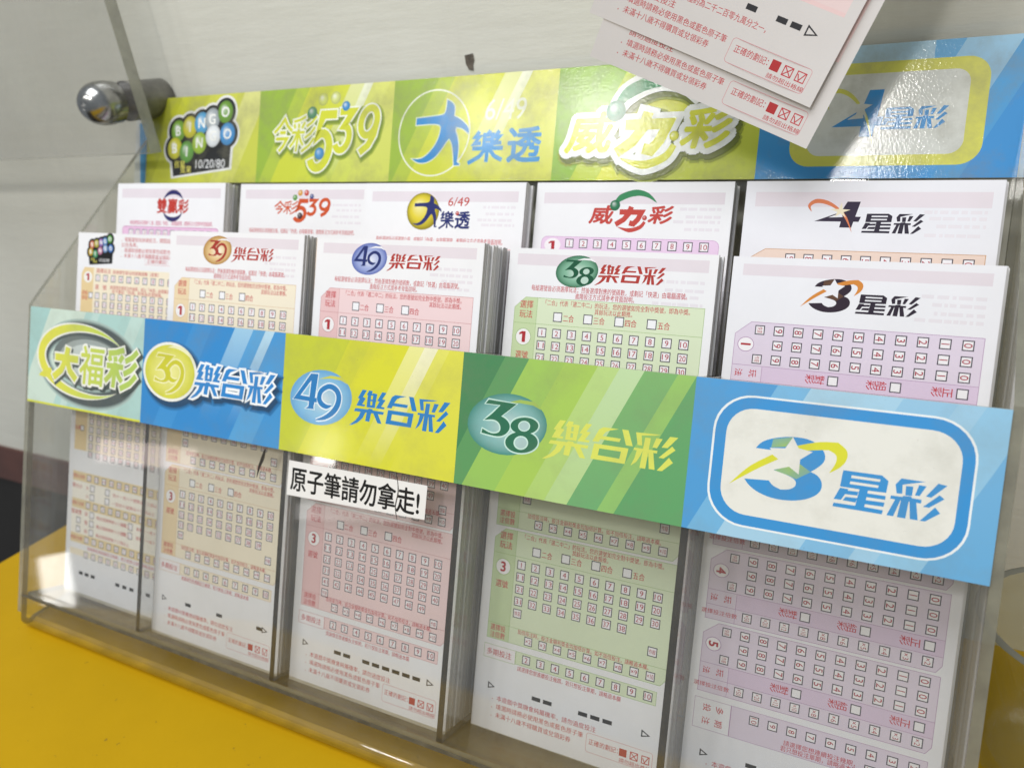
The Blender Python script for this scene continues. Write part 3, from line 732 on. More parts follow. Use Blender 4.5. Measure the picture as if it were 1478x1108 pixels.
def weili(p, X, sc, layer, ctext, carc, cball, swoosh, outline=None, shadow=None):
    passes = []
    if shadow:
        for o_, m in ((.056, .4), (.042, .8)): passes.append((mix(shadow[0], shadow[1], m), o_, .012, -.022))
    if outline: passes.append((outline, .034, 0, 0))
    passes.append((ctext, 0, 0, 0))
    for i, (c, o_, dx, dy) in enumerate(passes):
        kw = dict(off=.035, shear=.22, res=6)
        for ch, bx in (('威', (.02,.20,.33,.66)), ('彩', (.70,.22,.99,.66))):
            a = X(bx[0], bx[1]); e = X(bx[2], bx[3]); cx, cy = (a[0]+e[0])/2, (a[1]+e[1])/2; h = (e[1]-a[1])
            if o_: p.fat_text(ch, cx+sc*dx, cy+sc*dy, h*1.08, c, sc*o_, layer+i, 14, fitw=(e[0]-a[0])*.86, **kw)
            else: p.text(ch, cx, cy, h*1.08, c, layer+i, fitw=(e[0]-a[0])*.86, **kw)
        a = X(.33,.18); e = X(.66,.64)
        strokes(p, '力', a[0], a[1], e[0], e[1], sc*(.062+2*o_), c, layer+i, .22, sc*o_, sc*dx, sc*dy)
        p.smooth([(lambda t: (t[0]+sc*dx, t[1]+sc*dy))(X(*t)) for t in ((.36,.12),(.50,.04),(.62,.12),(.67,.26))], [sc*(k+2*o_) for k in (.0,.05,.045,.035)], c if o_ else (swoosh or c), layer+i)
        if o_: p.smooth([(lambda t: (t[0]+sc*dx, t[1]+sc*dy))(X(*t)) for t in ((.30,.62),(.38,.86),(.54,1.0),(.70,.94),(.80,.76))], [sc*(k+2*o_) for k in (.03,.07,.07,.05,.02)], c, layer+i)
    L = layer+len(passes)
    p.smooth([X(*t) for t in ((.30,.66),(.38,.87),(.54,.99),(.68,.93),(.79,.74))], [sc*.02, sc*.075, sc*.075, sc*.05, 0], carc, L)
    p.ball(*X(.315,.67), sc*.062, sc*.062, cball, L+1, amt=.6)
    p.ball(*X(.665,.36), sc*.028, sc*.028, ctext, L+1, amt=.5)

def num_logo(p, cx, cy, rx, ry, d1, d2, cball, cnum, chalo, layer, outline=None, ring=None, hi='#ffffff', amt=.8, rot=.12, edge=None):
    """a shaded ellipse carrying two overlapping figures"""
    p.ball(cx, cy, rx, ry, cball, layer, hi=hi, amt=amt, hx=.1, hy=-.1, rot=rot, edge=edge)
    p.ribbon([(cx+x*rx, cy+y*rx) for x, y in GAP], [0, rx*.075, rx*.085, rx*.03], ring or chalo, layer+1)
    hole = mix(cball, hi, .55)
    for i, (o_, c) in enumerate(((rx*.034, outline), (0, cnum))):
        if c is None: continue
        L = layer+2+i
        for d in (d1, d2):
            if d == '3': trace(p, [NUM3], cx, cy, rx, rx, c, L, o_)
            elif d == '4': trace(p, NUM4, cx, cy, rx, rx, c, L, o_)
            elif d == '9': p.smooth([(cx+x*rx, cy+y*rx) for x, y in NUM9], [k*rx+2*o_ for k in NUM9W], c, L, 6)
            elif d == '8':
                trace(p, [NUM8A, NUM8B], cx, cy, rx, rx, c, L, o_)
                if not o_: trace(p, [NUM8C, NUM8D], cx, cy, rx, rx, outline or hole, L+.3); trace(p, [[(x*.80+(.446 if k else .400)*.20, y*.80+(.02 if k else -.362)*.20) for x, y in q] for k, q in ((1, NUM8C), (0, NUM8D))] if outline else [], cx, cy, rx, rx, hole, L+.6)

# ---- front strip
front = mesh_obj('front_strip', [(x*S, y*S, z*S) for x, y, z in
                 [(0,-HF,.002),(5,-HF,.002),(5,0,.002),(0,0,.002),(0,-HF,.010),(5,-HF,.010),(5,0,.010),(0,0,.010)]],
                 [[0,3,2,1],[4,5,6,7],[0,1,5,4],[2,3,7,6],[1,2,6,5],[0,4,7,3]], simple('strip_card', '#c9cdb8', .6), rack)
NF = .0105
# 1 pale green
p = Print(); card(p, 0)
cell_streaks(p, 0, '#b4d6d0', [(-.30,-.08,'#9cc8c4',.6,.5),(-.08,.24,'#d3e3d4',.8,.9),(.30,.36,'#cfe3dc',.6,.4),(.36,.62,'#a9cfca',.3,.6),(.62,.72,'#c4ded6',.8,.8),(.80,1.0,'#a5ccc8',.5,.2)])
p.rect(0.0, -HF, 1, -HF+.012, '#d8dc3c', 2)
for o_, c in ((.045, '#a9bfb9'), (.030, '#7f908d'), (.018, '#4d5757')):
    p.ring(.535, -.298, .375+.015, .185+.012, .05+o_*1.5, c, 2 + (.075-o_)*8, 64, rot=-.05)
for i, o_ in enumerate((.0, .05, .10)): p.disc(.56+.01*i, -.283, (.33-o_), (.155-o_*.55), mix('#6c7674', '#c3cdc9', i/2), 2.4+i*.12, rot=-.05)
def yg(x, y): return mix('#e2e04a', '#b4cf5e', min(1, max(0, (x-.2)*1.6)))
p.ring(.515, -.288, .395, .192, .085, '#f2f3ea', 3.0, 64, 40, 318, rot=-.06, taper=True)
p.ring(.515, -.288, .395, .192, .060, yg, 3.3, 64, 42, 314, rot=-.06, taper=True)
p.smooth([(.105,-.40),(.16,-.385),(.22,-.36)], [.005,.05,.03], '#e2e04a', 3.4)
for i, (c, o_, dx, dy) in enumerate((('#4a5552', .014, .010, -.012), ('#f4f5ec', .010, 0, 0), (yg, 0, 0, 0))):
    strokes(p, '大', .235, -.40, .47, -.215, .042+2*o_, c, 4+i*.4, .10, o_, dx, dy)
    if o_: p.fat_text('福', .585+dx, -.302+dy, .235, c, o_, 4+i*.4, 14, fitw=.20, off=.035, shear=.05, res=6)
    else: p.text('福', .585, -.302, .235, c, 4+i*.4, fitw=.20, off=.018, shear=.05, res=6)
    strokes(p, '彩', .70, -.40, .965, -.185, .032+2*o_, c, 4+i*.4, .10, o_, dx, dy)
strip_section(p, 'game_panel', front, 0, 0, NF, M_BANNER, 'pale green section with a yellow oval emblem')
# 2 blue
p = Print(); card(p, 1)
cell_streaks(p, 1, '#2b8ad0', [(-.30,.10,'#2b84c8',.4,.2),(.10,.24,'#3f97d8',.6,.5),(.395,.52,'#9ecbe8',-.25,1.0),(.52,.60,'#6eb4e0',-.1,.6),(.60,.66,'#b9dcef',-.2,1.0),(.66,.82,'#5fa9dc',.75,.35),(.82,1.0,'#4b9cd6',.6,.3)])
CX2, CY2 = 1.213, -.270
for i, (o_, m) in enumerate(((.034, .25), (.025, .5), (.017, .8))):
    c = mix('#2b8ad0', '#0b1c30', m)
    p.disc(CX2+.02, CY2-.02, .195+o_, .150+o_, c, 2+i*.1)
    word(p, '樂合彩', 1.375, -.392, 1.955, -.205, .036+2*o_, c, 2+i*.1, .16, o_, slope=.006, dx=.016, dy=-.02)
p.disc(CX2, CY2, .205, .158, '#f4f6ee', 3)
def y39(x, y): return mix('#f0eda0', '#d6d632', min(1, math.hypot((x-CX2)/.19, (y-CY2)/.145)))
p.disc(CX2, CY2, .188, .143, y39, 3.3)
p.ring(CX2+.03, CY2+.01, .165, .125, .02, '#f4f4c8', 3.5, 48, 20, 110, taper=True)
for o_, c, l in ((.007, '#f6f4c0', 3.7), (0, '#cfcc28', 4)):
    trace(p, [NUM3], CX2-.005, CY2-.004, .175, .190, c, l, o_)
    p.smooth([(CX2-.005+x*.175, CY2-.004+y*.190) for x, y in NUM9], [k*.175+2*o_ for k in NUM9W], c, l, 6)
word(p, '樂合彩', 1.375, -.392, 1.955, -.205, .061, '#f6fbff', 3.2, .16, .014, slope=.006)
word(p, '樂合彩', 1.375, -.392, 1.955, -.205, .031, '#1f86d2', 3.8, .16, slope=.006)
strip_section(p, 'game_panel', front, 1, 0, NF, M_BANNER, 'blue section with a round yellow 39 emblem')
# 3 yellow
p = Print(); card(p, 2)
cell_streaks(p, 2, '#d9d92c', [(-.30,.12,'#c3cc33',.9,.9),(.12,.24,'#d2d52e',.6,.9),(.45,.53,'#eceb9c',.0,.9),(.53,.60,'#f2f0cc',.0,1.0),(.60,.66,'#e6e46e',.0,.8),(.66,1.0,'#dfdd55',.3,.7)])
num_logo(p, 2.238, -.287, .186, .131, '4', '9', '#8cc2e2', '#1d7cc0', '#d2dc7c', 2, '#e6f3fa', hi='#d2dde0', amt=.9, ring='#cdd052', edge='#62a6da')
word(p, '樂合彩', 2.417, -.394, 2.953, -.221, .031, '#1b7fc6', 3, .20, slope=.005)
strip_section(p, 'game_panel', front, 2, 0, NF, M_BANNER, 'yellow section with a light blue oval 49 emblem')
# 4 green
p = Print(); card(p, 3)
cell_streaks(p, 3, '#a4c956', [(-.30,-.07,'#438553',1,1),(-.07,.04,'#5b995c',1,1),(.04,.20,'#8cc060',.6,.2),(.20,.34,'#aacd58',.5,.4),(.34,.43,'#bcd88c',.4,.8),(.43,.53,'#c2dcae',.5,.9),(.53,.66,'#64a872',.9,.7),(.66,.73,'#8cc06e',.9,.6),(.73,1.02,'#58a068',.95,.9)])
num_logo(p, 3.230, -.283, .186, .129, '3', '8', '#86b8b6', '#1f6c4e', '#6fae8a', 2, '#c9eadf', hi='#c6d8d8', amt=.9, ring='#a2bf58', edge='#3f8a80')
word(p, '樂合彩', 3.405, -.400, 3.955, -.232, .030, '#dbe160', 3, .20, slope=.005)
strip_section(p, 'game_panel', front, 3, 0, NF, M_BANNER, 'green section with a teal oval 38 emblem')
# 5 light blue
p = Print(); card(p, 4)
cell_streaks(p, 4, '#9dcae6', [(-.30,.02,'#3a96d6',.9,.9),(.02,.13,'#6bb2e0',.9,.8),(.13,.42,'#a9d2ea',.6,.9),(.42,.58,'#77b6e0',.8,.2),(.58,.66,'#9fcbe6',.8,.5),(.66,.80,'#8fc4e4',.9,.8),(.80,1.0,'#5ea8da',.9,.7)])
def rrect(x0, y0, x1, y1, r, n=8):
    out = []
    for cx, cy, a in ((x1-r, y1-r, 0), (x0+r, y1-r, 90), (x0+r, y0+r, 180), (x1-r, y0+r, 270)):
        out += [(cx + r*math.cos(math.radians(a+90*i/n)), cy + r*math.sin(math.radians(a+90*i/n))) for i in range(n+1)]
    return out
p.poly(rrect(4.080, -.528, 4.925, -.047, .135), '#eef4f6', 2)
p.poly(rrect(4.088, -.521, 4.918, -.054, .130), '#3593d6', 2.3)
p.poly(rrect(4.128, -.482, 4.882, -.094, .095), '#e9e9e2', 2.6)
X = lambda a, bq: (4.150 + a*.70, -.412 + bq*.235)
three_star(p, X, '#3593d6', '#9cc06a', '#e9e9e2', '#dcdc2e', '#3593d6', None, layer=3, th=1.0)
star_text(p, 4.512, -.398, 4.848, -.266, '#3593d6', 4, slope=.004)
strip_section(p, 'game_panel', front, 4, 0, NF, M_BANNER, 'light blue section with a rounded white frame and star emblem')

# ---- header strip
VU0, VU1, NU = .8732, 1.4264, -.7267
HU = VU1-VU0
header = mesh_obj('header_strip', [((x)*S, (y+VU1)*S, (z+NU)*S) for x, y, z in
                 [(0,-HU,-.012),(5.03,-HU,-.012),(5.03,0,-.012),(0,0,-.012),(0,-HU,-.001),(5.03,-HU,-.001),(5.03,0,-.001),(0,0,-.001)]],
                 [[0,3,2,1],[4,5,6,7],[0,1,5,4],[2,3,7,6],[1,2,6,5],[0,4,7,3]], simple('strip_card', '#c9cdb8', .6), rack)
def sec(p, x0, label): return strip_section(p, 'game_panel', header, x0, VU1, NU-.0005, M_BANNER_UP, label)
HF_, h = HF, HU
GB = [(-.30,.02,'#93b43a',.9,.9),(.02,.12,'#a9c043',.7,.8),(.12,.30,'#ccd23a',.8,.9),(.30,.42,'#d2d640',.5,.9),(.42,.52,'#e2e4a4',.0,.9),(.52,.58,'#eef0d8',.0,.95),(.58,.70,'#dfe07c',.3,.8),(.70,1.02,'#d9da72',.5,.8)]
def streaks_u(p, x0, base, bands): cell_streaks(p, x0, base, bands, h=HU)
p = Print(); card(p, 0, HU)
streaks_u(p, 0, '#c8cc3a', [(-.30,.05,'#b4b82c',.9,.8),(.05,.30,'#c4c834',.8,.7),(.30,.60,'#cdd050',.5,.8),(.60,.80,'#dcdc8c',.3,.9),(.80,1.02,'#c6cb50',.8,.5)])
X = lambda a, bq: (.165 + a*.66, -.505 + bq*.44)
def Xb(a, bq): return (.165 + a*.66, -HU*.93 + bq*.46 + (a-.5)*.02)
bingo_logo(p, Xb, .52, 2, ['#7aa83a','#d0c832','#58a2cf','#a8b0b4','#6d9c34','#d2ce38','#5c9c3c','#9dbc3c','#e4e8ea','#3e92d0'])
sec(p, 0, 'grimy yellow green section with a black ball cluster emblem')
p = Print(); card(p, 1, HU)
streaks_u(p, 1, '#c2cf3e', GB)
X = lambda a, bq: (1.12 + a*.80, -.48 + bq*.46)
jincai(p, X, .80, 2, '#d2d62e', [(.375,.72,.045,'#3f8c62'),(.47,.88,.045,'#cfd868'),(.585,.89,.045,'#d3da80'),(.685,.78,.035,'#3d8fca')], (.465,.20,.045,'#3d8fca'), outline='#f2f4e4', shadow=('#b4c440', '#4c6a1c'))
sec(p, 1, 'lime section with small balls over a 539 emblem')
p = Print(); card(p, 2, HU)
streaks_u(p, 2, '#cdd23c', GB)
p.ring(2.277, -.294, .226, .229, .008, '#eef0dc', 2.2, 72)
leaping_man(p, 2.277, -.294, .2288, .2288, '#2186c8', 3, '#dfe6c8')
for ch, a, bq in (('樂', 2.525, 2.715), ('透', 2.735, 2.93)):
    if ch == '樂': strokes(p, ch, a, -.452, bq, -.292, .030, '#2f8fcc', 3, .04)
    else: p.text(ch, (a+bq)/2, -.37, .19, '#2f8fcc', 3, fitw=.185, off=.03, res=6)
p.text('6/49', 2.71, -.185, .155, '#e9ecd8', 3, shear=.1, off=.002, fitw=.235)
sec(p, 2, 'yellow section with a blue leaping figure in a thin ring')
p = Print(); card(p, 3, HU)
streaks_u(p, 3, '#cfd43e', [(-.30,.10,'#8db53c',1,1),(.10,.24,'#b2c63e',.8,.8),(.24,.50,'#d2d634',.6,.9),(.50,1.02,'#bcc83e',.8,.6)])
X = lambda a, bq: (3.05 + a*.85, -.50 + bq*.41)
weili(p, X, .82, 2, '#d8da38', '#2c8a58', '#2f7c58', None, outline='#eef0ec', shadow=('#bcc83e', '#3c4618'))
sec(p, 3, 'yellow section with a green arc over white outlined lettering')
p = Print(); card(p, 4, HU)
streaks_u(p, 4, '#2f92d2', [(-.30,.36,'#2f90cf',.6,.6),(.36,.50,'#6cb0da',.0,.8),(.50,.70,'#9cc8e2',.0,1.0),(.70,.80,'#4a9ed4',.6,.7),(.80,1.02,'#2a8cd0',.8,.8)])
p.rect(4.0, -.17, 4.66, 0, '#a9cbdd', 1.6)
p.poly(rrect(4.135, -HU*.905, 4.868, -HU*.13, .085), '#d6d455', 2)
p.poly(rrect(4.205, -HU*.825, 4.800, -HU*.215, .055), '#d9dad2', 2.4)
X = lambda a, bq: (4.29 + a*.40, -.39 + bq*.21)
four_star(p, X, '#2f8fd0', '#d9dad2', '#d6d455', '#d9dad2', 3)
star_text(p, 4.49, -.352, 4.735, -.262, '#2f8fd0', 3)
sec(p, 4, 'blue section with a yellow rounded frame and 4 star emblem')
h = HF
# the end of an older strip showing past the header's left edge
p = Print()
p.rect(0, -.52, .13, 0, '#d9dcdc', 0); p.poly([(.07,-.52),(.13,-.52),(.13,-.05),(.03,-.05)], '#3f98d2', 1)
o = p.build('old_strip_end', M_BANNER, rack, Matrix.Translation(Vector((-.128, VU1-.10, NU-.0135))*S))

# paper note taped on the front sheet
p = Print()
nq = [(2.065, -.620), (2.861, -.609), (2.860, -.760), (2.066, -.792)]
p.poly([(2.064,-.615),(2.864,-.607),(2.862,-.762),(2.062,-.787)], '#ecebea', 1)
p.v = [(x, y, z) for x, y, z in p.v]
p.text('原子筆請勿拿走!', 2.455, -.695, .128, '#161616', 3, fitw=.745, off=.019, rot=.012, sy=.98, res=5)
p.smooth([(2.700,-.590),(2.712,-.66),(2.703,-.73),(2.717,-.79)], [.003,.006,.006,.002], '#3a3632', 4)
o = p.build('paper_note', M_PAPER, rack, Matrix.Translation(Vector((0, 0, .0030))*S))
o['label'] = 'white paper note with black handwriting style characters'

# ------------------------------------------------------------------ the slips
SW, SH = .95, 2.2757
RED = '#c63f47'; NUMC = '#b54650'; BOX = '#524e58'
TXT1 = '每組選號皆必須選擇玩法；然後選擇對應的號碼數，或劃記「快選」由電腦選號。'
TXT2 = '進階投注方式請參考背面說明。'
HD1 = '「二合」代表「選二中二」的玩法，您的選號如完全對中獎號，即為中獎。'
HD2 = '其餘玩法以此類推。'
MUL = '加倍投注時，投注金額和獎金均加倍計算。如不加倍投注，請略過本欄。'
MDR = '請選擇您想連續投注幾期，若只想投注單期，請略過本欄'
FT = ['．本遊戲中獎機會純屬機率，請勿過度投注', '．填選時請務必使用黑色或藍色原子筆', '．未滿十八歲不得購買或兌領彩券']
class Slip(Print):
    """slip coordinates: a across 0..1, b down from the top in slip widths"""
    def P(self, a, b): return (a*SW, -b*SW)
    def r(self, a0, b0, a1, b1, c, l=1): self.rect(a0*SW, -b1*SW, a1*SW, -b0*SW, c, l)
    def pg(self, pts, c, l=1): self.poly([self.P(*q) for q in pts], c, l)
    def ol(self, pts, t, c, l=2): self.outline([self.P(*q) for q in pts], t*SW, c, l)
    def ln(self, a0, b0, a1, b1, t, c, l=2): self.ribbon([self.P(a0, b0), self.P(a1, b1)], t*SW, c, l)
    def t(self, s, a, b, em, c=RED, anchor='c', w=None, off=None, rot=0, l=4, sy=1.0):
        if off is None: off = .006 if em <= .0325 else .0122
        self.text(s, a*SW, -b*SW, em*SW, c, l, anchor, None if w is None else w*SW, off, 0, rot, sy)
    def box(self, a, b, s, label=None, em=.036, rot=0, sy=None, fill='#f4f1f4', c=NUMC):
        sy = sy or s
        self.r(a-s/2, b-sy/2, a+s/2, b+sy/2, fill, 2)
        self.frame((a-s/2)*SW, (-b-sy/2)*SW, (a+s/2)*SW, (-b+sy/2)*SW, .0042*SW, BOX, 3)
        if label:
            w_ = None
            if len(label) > 1: w_ = s*.66 if rot == 0 else None
            if rot and len(label) > 1:
                self.text(label, a*SW, -b*SW, em*SW, c, 4, 'c', sy*.66*SW, 0, 0, rot)
            else: self.t(label, a, b, em, c, w=w_, off=.010 if len(label) == 1 else .006, rot=rot)
    def sheet(self, tint='#f1f0f2'):
        self.r(0, 0, 1, SH/SW, tint, 0)
    def ghost(self, b0=.026, b1=.079, lines=True, seed=0):
        """print on the back of the thin paper showing through"""
        rg = random.Random(seed)
        self.r(.045, b0, .962, b1, '#e6dce2', .5)
        if lines:
            for k in range(4):
                b = .115 + .032*k + rg.uniform(0, .01); a0 = .79 - rg.uniform(0, .08)
                a = a0
                while a < .94:
                    w_ = rg.uniform(.012, .05); self.r(a, b, min(a+w_, .95), b+.014, '#e9e3e8', .5); a += w_ + rg.uniform(.004, .012)
    def one(self, a, b, h, c='#b32f38'):
        self.pg([(a-.008, b-h*.5), (a+.012, b-h*.5), (a+.012, b+h*.5), (a-.006, b+h*.5), (a-.006, b-h*.26), (a-.022, b-h*.16), (a-.022, b-h*.32)], c, 4)
    def panel(self, b0, b1, base, colc, line, a0=.05, a1=.962, acol=.168, cut=.05, hb=None, foot=True):
        self.pg([(a0, b0+cut), (a0+cut*1.1, b0), (a1, b0), (a1, b1-cut*.7), (a1-cut*.55, b1), (a0, b1)], base, 1)
        self.pg([(a0, b0+cut), (a0+cut*1.1, b0), (acol, b0), (acol, b1), (a0, b1)], colc, 1.4)
        self.ol([(a0, b0+cut), (a0+cut*1.1, b0), (a1, b0), (a1, b1-cut*.7), (a1-cut*.55, b1), (a0, b1)], .0022, line, 1.8)
        self.ln(acol, b0, acol, b1, .002, line, 1.8)
    def footer(self, b, dashes, lines=FT, ctxt=RED, a0=.127, amax=.66, black='#26262a'):
        self.pg([(.078, b-.018), (.078, b+.018), (.118, b+.004)], black, 2); self.pg([(.084, b-.008), (.084, b+.010), (.106, b+.003)], '#f1f0f2', 3)
        for d in dashes: self.r(d-.023, b-.010, d+.023, b+.010, black, 2)
        self.pg([(.872, b-.018), (.872, b+.018), (.915, b+.004)], black, 2); self.pg([(.878, b-.008), (.878, b+.010), (.902, b+.003)], '#f1f0f2', 3)
        ws = (.53, .47, .41)
        for i, s in enumerate(lines): self.t(s, a0-.02, b+.056+.043*i, .030, ctxt, 'l', ws[i] + .02 if lines is FT else None)
        bb = b+.125
        self.outline(rrect(.615*SW, (-bb-.046)*SW, .935*SW, (-bb+.046)*SW, .012*SW, 4), .002*SW, '#d8949a', 2)
        self.t('正確的劃記：', .70, bb-.006, .030, ctxt, w=.145)
        self.r(.778, bb-.023, .814, bb+.013, '#b83a3c', 2)
        for a in (.849, .903):
            self.frame((a-.019)*SW, (-bb-.014)*SW, (a+.019)*SW, (-bb+.024)*SW, .004*SW, ctxt, 2)
        self.ln(.834, bb-.019, .864, bb+.010, .004, ctxt, 3); self.ln(.864, bb-.019, .834, bb+.010, .004, ctxt, 3.1)
        self.ribbon([self.P(.890, bb-.012), self.P(.900, bb+.008), self.P(.917, bb-.022)], .004*SW, ctxt, 3)
        self.t('請勿超出格線', .856, bb+.032, .022, ctxt, w=.15)

def lotto_slip(num, base, colc, line, b_first, period, nmax, opts, logo, dashes, dimtext=RED, lastend=None, seed=0, d=0, tails=(0, 0)):
    p = Slip(); p.sheet(); p.ghost(seed=seed)
    logo(p)
    dd = b_first - .232
    p.t(TXT1, .505, .186+dd*.9, .030, w=.75); p.t(TXT2, .50, .214+dd*.9, .030, w=.285)
    for k in range(3):
        b0 = b_first + period*k; b1 = b0 + period - .014
        if k == 2 and lastend: b1 = lastend
        p.panel(b0, b1, base, colc, line)
        p.ln(.05, b0+.124, .962, b0+.124, .002, line, 2)
        p.t('選擇', .112, b0+.034, .040, w=.068); p.t('玩法', .112, b0+.080, .040, w=.068)
        p.t(HD1, .555, b0+.020, .028, w=.69); p.t(HD2, (.55 if opts == 4 else .81), b0+.048, .028, w=.18)
        for i in range(opts):
            a = .278+.152*i; p.box(a, b0+.085, .045, fill='#f5f4f6')
            p.t('二三四五'[i]+'合', a+.055, b0+.088, .036, w=.054)
        a = .107; p.disc(a*SW, -(b0+.190)*SW, .040*SW, .040*SW, '#f7f4f4', 2.2); p.ring(a*SW, -(b0+.190)*SW, .040*SW, .040*SW, .003*SW, line, 2.6)
        if k == 0: p.one(a, b0+.190, .052)
        else: p.t(str(k+1), a, b0+.190, .068, '#b32f38', off=.03)
        p.t('選號', a, b0+.276, .040, w=.066)
        n = 1; row = 0
        while n <= nmax:
            for i in range(10):
                if n > nmax: break
                p.box(.204+.0757*i, b0+.163+.0605*row, .045, str(n)); n += 1
            row += 1
        last = b0+.163+.0605*row
        p.box(.204, last, .045, '快選', .024)
        p.box(.885, b0+.163+.0605*4 + (.06 if nmax > 40 else .01), .045, '作廢', .024)
        bm = b1-.022 - (.004 if k < 2 else 0)
        p.ln(.05, bm-.058, .962, bm-.058, .002, line, 2)
        p.t('選擇投', .107, bm-.036, .034, w=.082); p.t('注倍數', .107, bm+.000, .034, w=.082)
        p.t(MUL, .545, bm-.045, .026, w=.66)
        for i in range(9): p.box(.275+.0765*i, bm-.008, .043, '×%d' % (i+2), .030)
    be = b1 + .068
    p.r(.04, be-.036, .215, be+.034, '#f3eef0', 1); p.frame(.04*SW, (-be-.034)*SW, .215*SW, (-be+.036)*SW, .002*SW, line, 2)
    p.t('多期投注', .125, be, .036, w=.135)
    p.r(.215, be-.036, .925, be+.030, base, 1); p.frame(.215*SW, (-be-.030)*SW, .925*SW, (-be+.036)*SW, .002*SW, line, 2)
    for i in range(9): p.box(.273+.0765*i, be-.004, .043, str(i+2))
    p.t(MDR, .495, be+.048, .027, w=.53)
    p.footer(2.165, dashes)
    return p

def hecai_logo(num, cball, cnum, cx, rx, ry, tx0, tx1, tb0, tb1, hi='#ffffff', ring=None, edge=None):
    def f(p):
        a = p.P(cx, .100)
        num_logo(p, a[0], a[1], rx*SW, ry*SW, num[0], num[1], cball, cnum, '#f2f1f3', 2, hi=hi, amt=.9, ring='#f2f1f3', edge=edge)
        x0, y0 = p.P(tx0, tb1); x1, y1 = p.P(tx1, tb0)
        word(p, '樂合彩', x0, y0, x1, y1, .0140*SW, '#b33a32', 3, .22, slope=.0)
    return f

def star_slip(kind, base, strip, line):
    p = Slip(); p.sheet('#efeef2'); p.ghost(.030, .078, seed=5)
    R90 = -math.pi/2
    for k in range(6):
        b0 = .274 + .331*k; b1 = b0 + .317; cut = .053
        if k >= 5: break
        p.pg([(.04, b0+cut), (.103, b0), (.96, b0), (.96, b1-.03), (.94, b1), (.04, b1)], base, 1)
        p.ol([(.04, b0+cut), (.103, b0), (.96, b0), (.96, b1-.03), (.94, b1), (.04, b1)], .0022, line, 2)
        p.r(.165, b0+.185, .958, b0+.252, strip, 1.5)
        p.ln(.04, b0+.185, .96, b0+.185, .002, line, 2); p.ln(.04, b0+.252, .96, b0+.252, .002, line, 2); p.ln(.165, b0+.185, .165, b1, .002, line, 2)
        p.disc(.088*SW, -(b0+.096)*SW, .033*SW, .030*SW, '#f7f3f6', 2.4); p.ring(.088*SW, -(b0+.096)*SW, .033*SW, .030*SW, .003*SW, line, 2.7)
        p.t(str(k+1), .088, b0+.096, .056, '#b32f38', off=.03, rot=R90)
        p.box(.14, b0+.032, .040, '快選', .024, R90); p.box(.14, b0+.156, .040, '作廢', .024, R90)
        for r_ in range(3):
            for i in range(10):
                p.box(.217+.0768*i, b0+.032+.0615*r_, .041, str(9-i), .040, R90, c='#b04050')
        p.t('玩', .128, b0+.218, .034, rot=R90); p.t('法', .070, b0+.218, .034, rot=R90)
        for a, s in ((.447, '對彩'), (.678, '組彩'), (.909, '正彩')):
            p.box(a, b0+.218, .041)
            p.t(s[0], a-.050, b0+.218, .040, rot=R90, l=4); p.t(s[1], a-.088, b0+.218, .040, rot=R90, l=4)
        p.t('選擇投注倍數', .098, b0+.284, .026, w=None, rot=0, sy=.9)
        for i, s in enumerate(('50', '20', '12', '10', '8', '6', '5', '4', '3', '2')):
            p.box(.216+.077*i, b0+.281, .041, '×'+s, .030, R90)
    p.frame(.033*SW, -2.085*SW, .193*SW, -1.945*SW, .002*SW, line, 2)
    for s, a, b in (('多', .145, 1.985), ('期', .145, 2.045), ('投', .090, 1.985), ('注', .090, 2.045)): p.t(s, a, b, .036, rot=R90)
    p.r(.193, 1.945, .955, 2.085, base, 1); p.frame(.193*SW, -2.085*SW, .955*SW, -1.945*SW, .002*SW, line, 2)
    for i in range(9): p.box(.292+.0771*i, 1.985, .041, str(10-i), .034, R90)
    for i, s in enumerate(('24', '18', '12')): p.box(.755+.0771*i, 2.050, .041, s, .030, R90)
    p.t('請選擇您想連續投注幾期，', .56, 2.040, .026, w=.28); p.t('若只想投注單期，請略過本欄', .56, 2.066, .026, w=.30)
    p.pg([(.078, 2.176), (.078, 2.21), (.116, 2.196)], '#26262a', 2); p.pg([(.084, 2.185), (.084, 2.202), (.104, 2.196)], '#f1f0f2', 3)
    for d in (.30, .37, .55, .62, .69, .76): p.r(d-.023, 2.178, d+.023, 2.197, '#26262a', 2)
    for i, s in enumerate(FT): p.t(s, .11, 2.23+.043*i, .030, anchor='l', w=(.55, .49, .43)[i])
    return p

